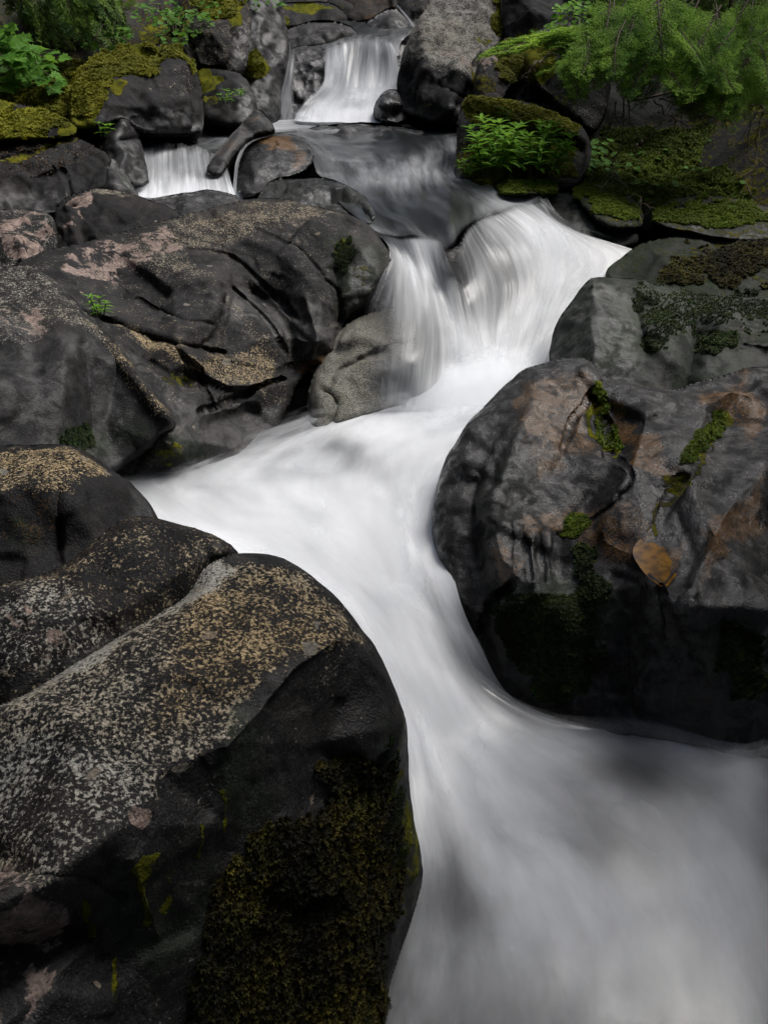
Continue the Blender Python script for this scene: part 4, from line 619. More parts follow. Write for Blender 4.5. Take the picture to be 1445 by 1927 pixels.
flow('main_waterfall', 'broad main falls spreading in white strands over the rock ledge', [
  [(706, 434, .92j, .3, .2), (732, 478, 4.28, .6, .6), (712, 540, 4.08, .5, .35), (690, 600, 3.93, .4, .12), (676, 680, 3.72, .3, .0), (670, 760, 3.5, .3, .0)],
  [(726, 440, .92j, .6, .8), (752, 490, 4.25, .85, .9), (752, 560, 4.0, .72, .6), (745, 630, 3.76, .6, .35), (738, 700, 3.58, .6, .45), (730, 775, .34j, .8, .6)],
  [(760, 448, .915j, .75), (782, 500, 4.23, .9), (800, 565, 4.02, .82, .85), (806, 635, 3.8, .7, .65), (800, 705, 3.62, .75, .75), (792, 785, .34j, .9, .8)],
  [(800, 448, .915j, .8), (815, 500, 4.22, .9), (832, 565, 4.08, .8), (846, 640, 3.92, .92), (848, 705, 3.78, .97), (846, 790, .34j, 1)],
  [(836, 458, .90j, .4, .8), (842, 508, 4.18, .5, .7), (854, 568, 4.08, .7, .85), (868, 640, 3.95, .95), (878, 705, 3.8, 1), (884, 795, .34j, 1)],
  [(850, 482, .885j, .2, .7), (862, 530, 4.22, .5, .65), (876, 580, 4.12, .65, .8), (892, 640, 4.0, .93), (902, 705, 3.84, 1), (910, 795, .34j, 1)],
  [(868, 443, .915j, .3, .8), (892, 500, 4.34, .55, .7), (908, 560, 4.22, .58, .75), (912, 635, 4.05, .9), (918, 705, 3.86, 1), (926, 790, .34j, 1)],
  [(890, 418, .925j, .4), (932, 475, 4.48, .62, .8), (957, 540, 4.35, .6, .8), (945, 625, 4.12, .88), (938, 700, 3.88, 1), (946, 780, .34j, 1)],
  [(930, 403, .935j, .5), (987, 455, 4.64, .82), (1008, 530, 4.45, .78), (985, 615, 4.17, .85), (965, 695, 3.92, .95), (970, 770, .35j, 1)],
  [(970, 388, .945j, .6), (1030, 430, 4.8, .92), (1064, 500, 4.6, .95), (1034, 585, 4.32, .9), (1000, 680, 4.0, .9), (995, 760, .35j, 1)],
  [(1005, 383, .945j, .5), (1050, 425, 4.85, .8), (1140, 488, 4.70, .85), (1095, 560, 4.45, .92), (1045, 665, 4.08, .85), (1030, 740, .36j, .9)],
  [(1022, 381, .945j, .2, .8), (1062, 430, 4.85, .4), (1240, 494, 4.72, .3), (1160, 545, 4.5, .75), (1075, 665, 4.08, .8), (1050, 740, .36j, .9)]],
  M_FALL, nu=16, nv=12, ripple=(.006, 13, 1.0), layers=((0.0, 1.0), (0.03, .5)), lift=.012, ends=(.06, .10))
flow('main_waterfall', 'soft white spray boiling at the foot of the main falls', [
  [(640, 735, .36j, .9, .0), (680, 800, .36j, .9, .0), (700, 850, .36j, .9, .0)],
  [(760, 690, .44j, .95, .0), (770, 750, .42j, .95, .5), (760, 830, .38j, .95, .0)],
  [(850, 650, .52j, 1, .0), (860, 725, .46j, 1, .75), (830, 830, .38j, 1, .0)],
  [(920, 640, .54j, 1, .0), (925, 715, .47j, 1, .75), (890, 820, .38j, 1, .0)],
  [(990, 640, .52j, .95, .0), (985, 710, .44j, .95, .5), (950, 790, .38j, .95, .0)],
  [(1050, 650, .48j, .9, .0), (1030, 720, .40j, .9, .0), (1000, 780, .38j, .9, .0)]], M_POOL, nu=10, nv=10, ripple=(.02, 4, 4), layers=((0, .8), (.04, .7)))
flow('side_channel', 'grey shallow water feeding the side falls', [
  [(600, 222, 1.07j, .95), (500, 228, 1.07j, .7), (400, 234, 1.07j, .45), (320, 240, 1.07j, .35), (262, 252, 1.06j, .5)],
  [(600, 232, 1.065j, .9), (500, 238, 1.06j, .6), (420, 248, 1.06j, .35), (350, 258, 1.05j, .25), (300, 264, 1.05j, .3)],
  [(600, 245, 1.06j, .6), (510, 250, 1.055j, .5), (450, 264, 1.045j, .35), (415, 280, 1.04j, .25), (370, 288, 1.03j, .3)]], M_CALM, nu=14, nv=14, ripple=(.015, 7, 3), ends=(.25, 0))
flow('side_waterfall', 'small white falls between the upright stone and the leaning slab', [
  [(266, 252, 1.06j, .4), (268, 292, 6.12, .6), (264, 330, 5.85, .7), (250, 372, .89j, 1)],
  [(300, 258, 1.055j, .3), (300, 288, 6.14, .6), (300, 330, 5.86, .66), (300, 376, .89j, 1)],
  [(340, 268, 1.045j, .15), (340, 290, 6.1, .5), (342, 330, 5.84, .72), (342, 378, .89j, 1)],
  [(375, 278, 1.04j, .2), (378, 295, 6.08, .45), (382, 330, 5.82, .62), (388, 378, .89j, 1)],
  [(408, 286, 1.03j, .2), (420, 302, 6.0, .3), (432, 335, 5.78, .45), (445, 380, .89j, 1)]], M_FALL, nu=18, nv=12, ripple=(.012, 9, 1.0), lift=.01, layers=((0, 1), (.03, .4)), ends=(.15, 0))
flow('side_basin', 'white basin at the foot of the side falls', [
  [(235, 352, .895j, .9), (340, 352, .9j, 1), (450, 352, .9j, 1), (520, 345, .905j, .8)],
  [(255, 372, .89j, .95), (340, 372, .89j, 1), (450, 370, .89j, 1), (515, 360, .9j, .9)],
  [(270, 400, .88j, .8), (350, 400, .88j, .9), (450, 395, .88j, .9), (520, 385, .88j, .9)]], M_POOL, nu=10, nv=12, ripple=(.01, 6, 3))
flow('side_waterfall', 'thin veil pouring over the golden topped stone', [
  [(500, 250, 6.45, .3, .0), (462, 268, 6.25, .7, .7), (445, 300, 6.0, .85, .9), (440, 335, 5.75, .9), (436, 372, 5.45, 1)],
  [(540, 248, 6.45, .4, .3), (478, 266, 6.2, .7, .5), (455, 295, 5.98, .7, .7), (448, 330, 5.7, .8, .8), (446, 372, 5.4, 1)]], M_FALL, nu=16, nv=12, ripple=(.01, 20, 1.2), layers=((0, .9),), edge=.25)
flow('side_waterfall', 'film of water sliding right off the golden topped stone', [
  [(500, 252, 6.42, .4, .5), (545, 262, 6.3, .45, .4), (580, 285, 6.1, .45, .5), (600, 320, 5.75, .4, .4), (590, 340, 5.55, .3, .2)],
  [(560, 246, 6.5, .4, .6), (600, 265, 6.3, .35, .6), (630, 290, 6.05, .4, .6), (640, 325, 5.7, .45, .5), (640, 350, 5.4, .3, .2)]], M_FALL, nu=16, nv=12, ripple=(.012, 20, 1.2), layers=((0.0, .8),), edge=.3)
flow('upper_waterfall', 'bright fan of the upper falls dropping over a rounded lip', [
  [(613, 95, 8.48, .5), (610, 130, 8.3, .92), (603, 165, 8.12, .85), (568, 200, 7.9, .5, .8), (550, 232, 1.06j, .9)],
  [(640, 80, 8.52, .6), (640, 120, 8.33, .92), (635, 165, 8.15, .88), (600, 205, 7.92, .9), (590, 235, 1.06j, 1)],
  [(675, 71, 8.58, .5), (670, 110, 8.4, .55), (662, 165, 8.12, .85), (655, 200, 7.92, .97), (650, 235, 1.06j, 1)],
  [(712, 75, 8.55, .6), (716, 110, 8.4, .65), (712, 160, 8.2, .92), (705, 195, 7.98, 1), (700, 235, 1.06j, 1)],
  [(738, 86, 8.5, .6), (750, 115, 8.38, .8), (756, 160, 8.22, .8), (748, 185, 8.05, .9), (735, 235, 1.06j, .8)]], M_FALL, nu=20, nv=14, ripple=(.025, 6, .8), lift=.02, layers=((0, 1), (.04, .45)), ends=(.12, 0), edge=.08)
flow('upper_waterfall', 'thin left strand of the upper falls', [
  [(538, 92, 8.45, .3, .3), (537, 130, 8.2, .6, .7), (526, 175, 8.0, .6, .7), (508, 232, 7.75, .8, .4)],
  [(560, 90, 8.5, .3, .3), (558, 130, 8.2, .6, .7), (556, 175, 8.02, .5, .6), (566, 232, 7.75, .8, .4)]], M_FALL, nu=16, nv=12, ripple=(.01, 20, 1.2), lift=.03, edge=.42)
flow('upper_channel', 'dark water sliding to the lip of the upper falls', [
  [(640, 40, 9.6, .1), (625, 65, 9.1, .15), (605, 88, 8.7, .3), (600, 110, 8.5, .6, 0)],
  [(700, 40, 9.8, .1), (690, 60, 9.2, .15), (680, 74, 8.7, .3), (676, 90, 8.5, .6)],
  [(800, 45, 9.8, .3), (775, 62, 9.0, .3), (755, 80, 8.75, .3), (750, 105, 8.5, .6)]], M_CALM, nu=14, nv=12, ripple=(.02, 6, 3))
flow('upper_channel', 'thin white trickle down the peaked dark stone', [
  [(738, 8, 9.98, .4, .3), (752, 25, 9.8, .6, .6), (768, 45, 9.55, .6, .7), (780, 66, 9.2, .6, .6)],
  [(742, 6, 9.98, .4, .3), (757, 22, 9.82, .6, .6), (774, 45, 9.55, .6, .7), (787, 66, 9.2, .6, .6)]], M_FALL, nu=10, nv=10, lift=.03, edge=.3)
# ================================================================== plants
def make_leaf_mat(name, c0, c1, rough=0.5, trans=0.35, per='obj', scale=60):
    t = NT(name)
    oi = t.n('ShaderNodeObjectInfo'); geo = t.n('ShaderNodeNewGeometry')
    nz = t.noise(geo.outputs['Position'], scale, 2, 0.5)
    f = t.math('ADD', t.math('MULTIPLY', oi.outputs['Random'], 0.5 if per == 'obj' else 0.15), t.math('MULTIPLY', t.ramp(nz, 0.3, 0.7), 0.5 if per == 'obj' else 0.85))
    c = t.mix(f, c0, c1)
    b = t.n('ShaderNodeBsdfPrincipled'); t.set(b.inputs['Base Color'], c); b.inputs['Roughness'].default_value = rough; b.inputs['Specular IOR Level'].default_value = 0.15
    tr = t.n('ShaderNodeBsdfTranslucent'); hs_ = t.n('ShaderNodeHueSaturation'); hs_.inputs['Value'].default_value = 1.25; hs_.inputs['Hue'].default_value = 0.485; t.set(hs_.inputs['Color'], c); t.set(tr.inputs[0], hs_.outputs[0])
    m = t.n('ShaderNodeMixShader'); m.inputs[0].default_value = trans; t.t.links.new(b.outputs[0], m.inputs[1]); t.t.links.new(tr.outputs[0], m.inputs[2])
    t.t.links.new(m.outputs[0], t.out.inputs[0]); return t.m
M_NEEDLE = make_leaf_mat('needles', (0.09, 0.22, 0.026), (0.29, 0.48, 0.06), rough=.7, trans=.5, per='pos', scale=5)
M_CEDAR = make_leaf_mat('cedar_scales', (0.03, 0.09, 0.012), (0.16, 0.27, 0.025), per='pos', scale=6)
M_LEAF = make_leaf_mat('bright_leaf', (0.09, 0.24, 0.02), (0.19, 0.38, 0.04), rough=.55, trans=.42)
M_LEAF2 = make_leaf_mat('deep_green_leaf', (0.04, 0.135, 0.015), (0.13, 0.28, 0.035), rough=.6, trans=.4)  # darker green than the bright leaf
M_DARKTREE = make_leaf_mat('dark_foliage', (0.010, 0.028, 0.007), (0.035, 0.07, 0.016), rough=.7, trans=.15, per='pos', scale=2)
def simple_mat(name, c0, c1, scale=40, rough=.8, spec=.2):
    t = NT(name); geo = t.n('ShaderNodeNewGeometry'); nz = t.noise(geo.outputs['Position'], scale, 5, .65)
    b = t.n('ShaderNodeBsdfPrincipled'); t.set(b.inputs['Base Color'], t.mix(t.ramp(nz, .35, .65), c0, c1)); b.inputs['Roughness'].default_value = rough; b.inputs['Specular IOR Level'].default_value = spec
    bp = t.n('ShaderNodeBump'); bp.inputs['Strength'].default_value = .5; bp.inputs['Distance'].default_value = .01; t.set(bp.inputs['Height'], nz); t.set(b.inputs['Normal'], bp.outputs[0])
    t.t.links.new(b.outputs[0], t.out.inputs[0]); return t.m
M_BARK = simple_mat('bark', (0.035, 0.026, 0.020), (0.11, 0.085, 0.065))
M_TWIG = simple_mat('dead_twig', (0.09, 0.07, 0.05), (0.21, 0.17, 0.13), 90)
M_STEM = simple_mat('green_stem', (0.05, 0.09, 0.02), (0.10, 0.12, 0.03), 60, .6)

def tube(V, F, path, r0, r1, k=5):
    path = [Vector(p) for p in path]; base = len(V); n = len(path)
    for i, p in enumerate(path):
        t_ = (path[min(i + 1, n - 1)] - path[max(i - 1, 0)]).normalized()
        a = t_.orthogonal().normalized(); b = t_.cross(a); r = r0 + (r1 - r0) * i / max(n - 1, 1)
        for j in range(k):
            an = 2 * math.pi * j / k; V.append(p + (a * math.cos(an) + b * math.sin(an)) * r)
    for i in range(n - 1):
        for j in range(k): F.append((base + i * k + j, base + i * k + (j + 1) % k, base + (i + 1) * k + (j + 1) % k, base + (i + 1) * k + j))
    F.append(tuple(base + (n - 1) * k + j for j in range(k)))
def empty(name, loc):
    e = bpy.data.objects.new(name, None); COL.objects.link(e); e.location = loc; e.empty_display_size = .05; return e
def new_mesh(name, V, F, mat, smooth=False):
    me = bpy.data.meshes.new(name); me.from_pydata([tuple(v) for v in V], [], F); me.materials.append(mat)
    if smooth: me.polygons.foreach_set('use_smooth', [True] * len(me.polygons))
    me.update(); return me
def put(name, me, parent, M):
    o = bpy.data.objects.new(name, me); COL.objects.link(o); o.parent = parent
    o.matrix_local = Matrix.Translation(-parent.matrix_world.translation) @ M if False else M
    return o

# ---- an evergreen branch along +X, one metre long, flat spray in XY
def spray(seed, needle=0.036, wid=0.0062, dens=0.0056, flat=0.55, droop=0.18, tw=13, scale_leaf=False):
    rd = random.Random(seed); WV, WF, NV, NF = [], [], [], []
    def needles(p0, p1, dens_, ln):
        d = p1 - p0; L = d.length; d = d.normalized(); side = d.cross(Vector((0, 0, 1))); side = (side if side.length > .1 else Vector((0, 1, 0))).normalized(); up = side.cross(d)
        for k in range(max(1, int(L / dens_))):
            q = p0 + d * (L * (k + rd.random()) / max(1, int(L / dens_)))
            s = 1 if rd.random() < .5 else -1
            ang = rd.uniform(.55, 1.15)
            v = d * math.cos(ang) + side * s * math.sin(ang) + up * rd.gauss(.12, flat * .5); v.normalize()
            l = ln * rd.uniform(.6, 1.1); w_ = v.cross(up + side * rd.uniform(-.7, .7)).normalized() * wid * rd.uniform(.7, 1.2)
            b = len(NV)
            if scale_leaf: NV.extend([q - w_ * .6, q + v * l * .5 - w_ * 1.2, q + v * l, q + v * l * .5 + w_ * 1.2])
            else: NV.extend([q - w_ * .5, q + v * l * .6 - w_ * .55, q + v * l, q + v * l * .6 + w_ * .55])
            NF.append((b, b + 1, b + 2, b + 3))
    N = 14; ax = []
    wob = rd.uniform(-.12, .12)
    for i in range(N + 1):
        t = i / N; ax.append(Vector((t, wob * math.sin(t * 3.1), -droop * t * t + .05 * t)))
    tube(WV, WF, ax, .011, .0025, 5)
    def axis(t):
        f = t * N; i = min(int(f), N - 1); return ax[i].lerp(ax[i + 1], f - i)
    needles(axis(.35), axis(1), dens, needle)
    for k in range(tw * 2):
        t = .12 + .86 * (k + rd.random() * .6) / (tw * 2); s = 1 if k % 2 else -1
        ln = (.34 * (1 - t) ** .8 + .07) * rd.uniform(.7, 1.15); p0 = axis(t)
        an = rd.uniform(.65, 1.0); d = Vector((math.cos(an), s * math.sin(an), rd.uniform(-.22, .10)))
        p1 = p0 + d * ln * .5; p2 = p1 + Vector((math.cos(an * .7), s * math.sin(an * .7), d.z - .15)).normalized() * ln * .5
        tube(WV, WF, [p0, p1, p2], .0045, .0015, 4); needles(p0.lerp(p1, .25), p1, dens, needle); needles(p1, p2, dens, needle)
        nt2 = int(ln / .045)
        for j in range(nt2):
            u = .25 + .75 * (j + .5) / nt2; q0 = p0.lerp(p1, u * 2) if u < .5 else p1.lerp(p2, u * 2 - 1)
            for s2 in (-1, 1):
                if rd.random() < .15: continue
                l2 = ln * .38 * (1.15 - u) * rd.uniform(.6, 1.2) + .02
                dd = Vector((d.x, d.y, 0)).normalized(); a2 = s2 * rd.uniform(.6, .95)
                e = Vector((dd.x * math.cos(a2) - dd.y * math.sin(a2), dd.x * math.sin(a2) + dd.y * math.cos(a2), rd.uniform(-.25, .12))).normalized()
                q1 = q0 + e * l2
                tube(WV, WF, [q0, q1], .0018, .0010, 3); needles(q0, q1, dens, needle)
    return WV, WF, NV, NF
SPRAYS = []
for i in range(4):
    wv, wf, nv, nf = spray(10 + i); SPRAYS.append((new_mesh('branch', wv, wf, M_BARK, True), new_mesh('needles', nv, nf, M_NEEDLE)))
CEDARS = []
for i in range(3):
    wv, wf, nv, nf = spray(30 + i, needle=.030, wid=.0075, dens=.0085, flat=.15, droop=.42, tw=12, scale_leaf=True); CEDARS.append((new_mesh('branch', wv, wf, M_BARK, True), new_mesh('needles', nv, nf, M_CEDAR)))
def orient(root, tip, roll=0.0):
    d = tip - root; L = d.length; x = d.normalized(); z = Vector((0, 0, 1)); y = z.cross(x).normalized(); z = x.cross(y)
    M = Matrix((x, y, z)).transposed().to_4x4(); M = Matrix.Translation(root) @ M @ Matrix.Rotation(roll, 4, 'X') @ Matrix.Scale(L, 4)
    return M
def add_branch(tree, kind, root, tip, roll=0.0):
    b, n = kind; M = Matrix.Translation(-Vector(tree.location)) @ orient(root, tip, roll)
    o = bpy.data.objects.new('branch', b); COL.objects.link(o); o.parent = tree; o.matrix_local = M
    c = bpy.data.objects.new('needles', n); COL.objects.link(c); c.parent = o; c['kind'] = 'stuff'
    return o
def trunk(tree, path, r0, r1, mat=M_BARK):
    V, F = [], []; tube(V, F, [p - Vector(tree.location) for p in path], r0, r1, 9)
    o = bpy.data.objects.new('trunk', new_mesh('trunk', V, F, mat, True)); COL.objects.link(o); o.parent = tree; return o
rd = random.Random(4)
# evergreen on the right bank
b0 = at(1395, 265, 6.5); t1 = empty('conifer_tree', b0); tag(t1, 'light green young evergreen spreading flat sprays over the right bank', 'tree')
trunk(t1, [b0, at(1385, 180, 6.45), at(1375, 80, 6.4), at(1370, 0, 6.4), at(1365, -160, 6.4)], .05, .02)
for (xa, ya, xb, yb) in [(1380, 140, 1120, 150), (1378, 110, 1150, 105), (1376, 170, 1190, 190), (1376, 90, 1080, 75), (1374, 60, 1230, 70)]:
    V_, F_ = [], []; tube(V_, F_, [at(xa, ya, 6.4) - b0, at((xa + xb) / 2, (ya + yb) / 2 - 12, 6.1) - b0, at(xb, yb, 5.8) - b0], .016, .006, 6)
    o_ = bpy.data.objects.new('bough', new_mesh('bough', V_, F_, M_BARK, True)); COL.objects.link(o_); o_.parent = t1
poly = [(1085, 115), (1120, 75), (1250, 60), (1330, 110), (1400, 150), (1390, 225), (1300, 222), (1180, 205), (1080, 200)]
spots = []
while len(spots) < 52:
    x, y = rd.uniform(1075, 1420), rd.uniform(55, 228)
    if inside(np.array([x]), np.array([y]), poly)[0]: spots.append((x, y))
for x, y in sorted(spots):
    yy = 5.35 + rd.uniform(-.25, .3)
    side = -1 if x < 1290 else 1
    tip = at(x, y, yy); root = tip + Vector((-side * rd.uniform(.02, .32), rd.uniform(.22, .5), rd.uniform(.12, .30)))
    add_branch(t1, rd.choice(SPRAYS), root, tip, rd.uniform(-.35, .35))
for (x0, y0, x1, y1, ya, yb) in [(1120, 70, 915, 78, 5.9, 5.9), (1130, 80, 960, 60, 6.1, 6.1), (1150, 90, 1012, 118, 5.9, 5.7), (1100, 75, 1000, 62, 6.0, 5.8), (1130, 95, 1030, 90, 6.0, 5.8), (1110, 60, 930, 70, 6.1, 5.7), (1080, 66, 905, 82, 6.0, 5.9), (1140, 60, 1040, 40, 6.2, 5.8)]:
    add_branch(t1, rd.choice(SPRAYS), at(x0, y0, ya), at(x1, y1, yb), rd.uniform(-.3, .3))
# second evergreen at the right edge
b0 = at(1480, 300, 5.9); t2 = empty('conifer_tree', b0); tag(t2, 'evergreen cut by the right edge with low sprays', 'tree')
trunk(t2, [b0, at(1490, 150, 5.9), at(1500, -150, 5.9)], .05, .03)
for k in range(20):
    x, y = rd.uniform(1340, 1470), rd.uniform(70, 215); tip = at(x, y, rd.uniform(5.1, 5.6)); add_branch(t2, rd.choice(SPRAYS), tip + Vector((rd.uniform(.0, .35), rd.uniform(.2, .45), rd.uniform(.12, .28))), tip, rd.uniform(-.3, .3))
# dark feathery cedar at top right
b0 = at(1330, 200, 7.0); t3 = empty('conifer_tree', b0); tag(t3, 'dark feathery cedar behind the light green evergreen, top right', 'tree')
trunk(t3, [b0, at(1335, 80, 7.0), at(1345, -200, 7.1)], .06, .035)
for k in range(38):
    x, y = rd.uniform(1120, 1460), rd.uniform(-30, 95); tip = at(x, y, rd.uniform(6.2, 6.8)); add_branch(t3, rd.choice(CEDARS), tip + Vector((rd.uniform(-.2, .4), rd.uniform(.15, .4), rd.uniform(.2, .4))), tip, rd.uniform(-.5, .5))
# cedar hanging in at top left
b0 = at(150, 95, 8.6); t4 = empty('conifer_tree', b0); tag(t4, 'yellow green cedar hanging over the mossy boulder, top left', 'tree')
trunk(t4, [b0, at(155, 0, 8.5), at(160, -160, 8.6)], .07, .05)
for k in range(44):
    x, y = rd.uniform(60, 250), rd.uniform(-15, 82)
    if x > 200 and y > 75: continue
    tip = at(x, y, rd.uniform(6.8, 7.6)); add_branch(t4, rd.choice(CEDARS), tip + Vector((rd.uniform(-.4, .1), rd.uniform(.15, .4), rd.uniform(.15, .4))), tip, rd.uniform(-.5, .5))
# ---- leaves
def leaf_mesh(name, kind, mat):
    if kind == 'lance':
        xs = [0, .15, .4, .7, 1.0]; ws = [.015, .11, .145, .085, 0.0]; dr = [0, .02, .03, -.02, -.12]
        V, F = [], []
        for x, w_, z in zip(xs, ws, dr): V += [(x, -w_, z + w_ * .45), (x, 0, z), (x, w_, z + w_ * .45)]
        for i in range(4): F += [(3 * i, 3 * i + 3, 3 * i + 4, 3 * i + 1), (3 * i + 1, 3 * i + 4, 3 * i + 5, 3 * i + 2)]
    elif kind == 'round':
        V = [(0, 0, 0), (.5, 0, -.03)]; F = []; n = 12
        prof = [(-.06, .0), (-.12, .22), (.05, .42), (.35, .5), (.65, .40), (.88, .18), (1.02, 0)]
        pts_ = [(x, y) for x, y in prof] + [(x, -y) for x, y in prof[-2:0:-1]]
        V = [(.35, 0, -.04)] + [(x, y, .06 * abs(y) - .08 * max(0, x - .6)) for x, y in pts_]; m = len(pts_)
        F = [(0, 1 + i, 1 + (i + 1) % m) for i in range(m)]
    else:                                             # lobed like a maple
        pr = [(-.02, .0), (-.1, .25), (.12, .42), (.08, .62), (.35, .48), (.48, .55), (.55, .36), (.62, .22), (.78, .24), (.82, .12), (1.05, 0)]
        pts_ = pr + [(x, -y) for x, y in pr[-2:0:-1]]
        V = [(.3, 0, -.03)] + [(x, y, .08 * abs(y) - .1 * max(0, x - .5)) for x, y in pts_]; m = len(pts_)
        F = [(0, 1 + i, 1 + (i + 1) % m) for i in range(m)]
    return new_mesh(name, V, F, mat)
LANCE = leaf_mesh('leaf', 'lance', M_LEAF); ROUND = leaf_mesh('leaf', 'round', M_LEAF2); MAPLE = leaf_mesh('leaf', 'maple', M_LEAF2); ROUNDB = leaf_mesh('leaf', 'round', M_LEAF)
def leaf_at(plant, me, pos, d, size, up=Vector((0, 0, 1))):
    x = d.normalized(); y = up.cross(x); y = (y if y.length > .05 else Vector((0, 1, 0))).normalized(); z = x.cross(y)
    M = Matrix((x, y, z)).transposed().to_4x4(); M = Matrix.Translation(pos - Vector(plant.location)) @ M @ Matrix.Scale(size, 4)
    o = bpy.data.objects.new('leaf', me); COL.objects.link(o); o.parent = plant; o.matrix_local = M; return o
def stems_obj(plant, paths, r0, r1, mat=M_STEM):
    for p in paths:
        V, F = [], []; tube(V, F, [q - Vector(plant.location) for q in p], r0, r1, 4)
        o = bpy.data.objects.new('stem', new_mesh('stem', V, F, mat, True)); COL.objects.link(o); o.parent = plant
def bushy(base, label, n, h, spread, lsize, seed, pairs=6):
    r = random.Random(seed); e = empty('leafy_plant', base); tag(e, label, 'plant')
    paths = []
    for k in range(n):
        an = r.uniform(0, 2 * math.pi); rr = spread * math.sqrt(r.random()); hh = h * r.uniform(.6, 1.05) * (1 - .35 * rr / spread)
        b = base + Vector((math.cos(an) * rr * .45, math.sin(an) * rr * .45, 0)); top = base + Vector((math.cos(an) * rr, math.sin(an) * rr, hh))
        mid_ = b.lerp(top, .55) + Vector((0, 0, hh * .08)); paths.append([b, mid_, top])
        ph = r.uniform(0, 3)
        for i in range(pairs):
            t = .3 + .7 * i / (pairs - 1); q = b.lerp(mid_, t / .55) if t < .55 else mid_.lerp(top, (t - .55) / .45)
            for s in range(2 if i < pairs - 1 else 4):
                a = ph + i * 1.57 + s * (math.pi if i < pairs - 1 else math.pi / 2) + r.uniform(-.3, .3)
                d = Vector((math.cos(a), math.sin(a), r.uniform(-.1, .35) + (.35 if i == pairs - 1 else 0)))
                leaf_at(e, LANCE, q, d, lsize * r.uniform(.7, 1.1) * (1.0 if i < pairs - 1 else .75))
    stems_obj(e, paths, .004, .002); return e
bushy(at(925, 335, 5.38), 'left one of the two big bushes with narrow leaves by the stream', 19, .37, .21, .10, 1)
bushy(at(1003, 338, 5.4), 'right one of the two big bushes with narrow leaves by the stream', 19, .37, .21, .10, 2)
bushy(at(958, 245, 5.8), 'single taller sprig rising behind the two big bushes', 2, .16, .05, .065, 3, 4)
p_, n_ = on('D2', 190, 594); bushy(Vector(p_), 'lone bright green sprig in the crack of the left ledge', 4, .095, .05, .045, 4, 4)
bushy(at(428, 196, 6.85), 'tiny bright sprig on the wet stone left of the upper falls', 4, .09, .06, .06, 5, 3)
bushy(at(452, 182, 7.0), 'tiny sprig to the right of another on the wet stone', 3, .06, .05, .05, 6, 3)
bushy(at(192, 258, 5.6), 'small sprig at the foot of the mossy capped boulder', 4, .09, .07, .05, 7, 3)
bushy(at(882, 335, 5.35), 'low sprig at the left foot of the bushy plants', 5, .11, .08, .05, 8, 4)
# ground cover on the right bank
g = empty('leafy_plant', at(1100, 330, 5.6)); tag(g, 'patch of heart shaped leaves creeping over the bank right of the bushes', 'plant')
for k in range(60):
    x, y = rd.gauss(1105, 30), rd.gauss(305, 24); p, n = on('rbank', x, y); p = Vector(p) + Vector((0, -.05, .03)) * rd.uniform(.3, 1.3); a = rd.uniform(0, 6.28)
    leaf_at(g, ROUND, p, Vector((math.cos(a), math.sin(a) - .4, -.25)), rd.uniform(.03, .055), Vector((rd.uniform(-.3, .3), -.5, 1)))
g = empty('leafy_plant', at(1330, 320, 5.6)); tag(g, 'scattered small leaves on the dark mossy bank under the evergreens', 'plant')
for k in range(34):
    x, y = rd.uniform(1180, 1430), rd.uniform(270, 370); p, n = on('rbank', x, y); p = Vector(p) + Vector((0, -.03, .02)); a = rd.uniform(0, 6.28)
    leaf_at(g, ROUND, p, Vector((math.cos(a), math.sin(a) - .4, -.2)), rd.uniform(.02, .045), Vector((0, -.5, 1)))
def shrub(base, label, spots, me, size, y0, y1, seed, n_stem=8, name='shrub'):
    """a broad-leaved shrub: leaves held on thin arching stems around the given spots"""
    r = random.Random(seed); e = empty(name, base); tag(e, label, 'shrub'); paths = []
    for (cx, cy, rx, ry, n) in spots:
        c = at(cx, cy, (y0 + y1) / 2)
        for s in range(max(1, n // 12)):
            tgt = at(cx + r.uniform(-rx, rx) * .7, cy + r.uniform(-ry, ry) * .7, r.uniform(y0, y1)); paths.append([base, base.lerp(tgt, .5) + Vector((0, 0, .12)), tgt])
        for k in range(n):
            a = r.uniform(0, 6.28); q = math.sqrt(r.random()); p = at(cx + math.cos(a) * q * rx, cy + math.sin(a) * q * ry, r.uniform(y0, y1))
            a2 = r.uniform(0, 6.28); leaf_at(e, me, p, Vector((math.cos(a2), math.sin(a2) - .5, r.uniform(-.6, .0))), size * r.uniform(.6, 1.15), Vector((r.uniform(-.5, .5), r.uniform(-.9, 0), 1)))
    stems_obj(e, paths, .006, .002, M_BARK); return e
shrub(at(40, 150, 7.0), 'shrub with lobed leaves at the left edge over the moss', [(25, 100, 45, 25, 38), (70, 110, 45, 22, 34), (85, 155, 40, 22, 34), (20, 150, 30, 20, 22), (100, 168, 22, 14, 14), (15, 60, 30, 15, 18), (50, 130, 40, 20, 26), (30, 80, 40, 16, 20)], MAPLE, .095, 6.2, 6.9, 11)
shrub(at(330, 75, 8.3), 'fine leaved shrub hanging above the mossy boulder', [(300, 22, 50, 26, 80), (355, 40, 45, 26, 80), (335, 68, 40, 16, 50), (390, 18, 25, 18, 30)], ROUND, .042, 7.4, 8.0, 12)
shrub(at(1090, 70, 6.9), 'shrub with small round bright leaves at the top above the evergreen', [(1080, 22, 40, 24, 70), (1130, 30, 40, 26, 60), (1060, 50, 28, 14, 30), (1170, 15, 40, 20, 40)], ROUNDB, .042, 6.3, 6.7, 13)
shrub(at(470, 10, 8.9), 'small green shrub at the top edge beside the dark rock wall', [(470, 12, 28, 18, 40), (490, 38, 12, 10, 10), (520, 6, 20, 8, 14)], ROUND, .045, 8.3, 8.6, 14)
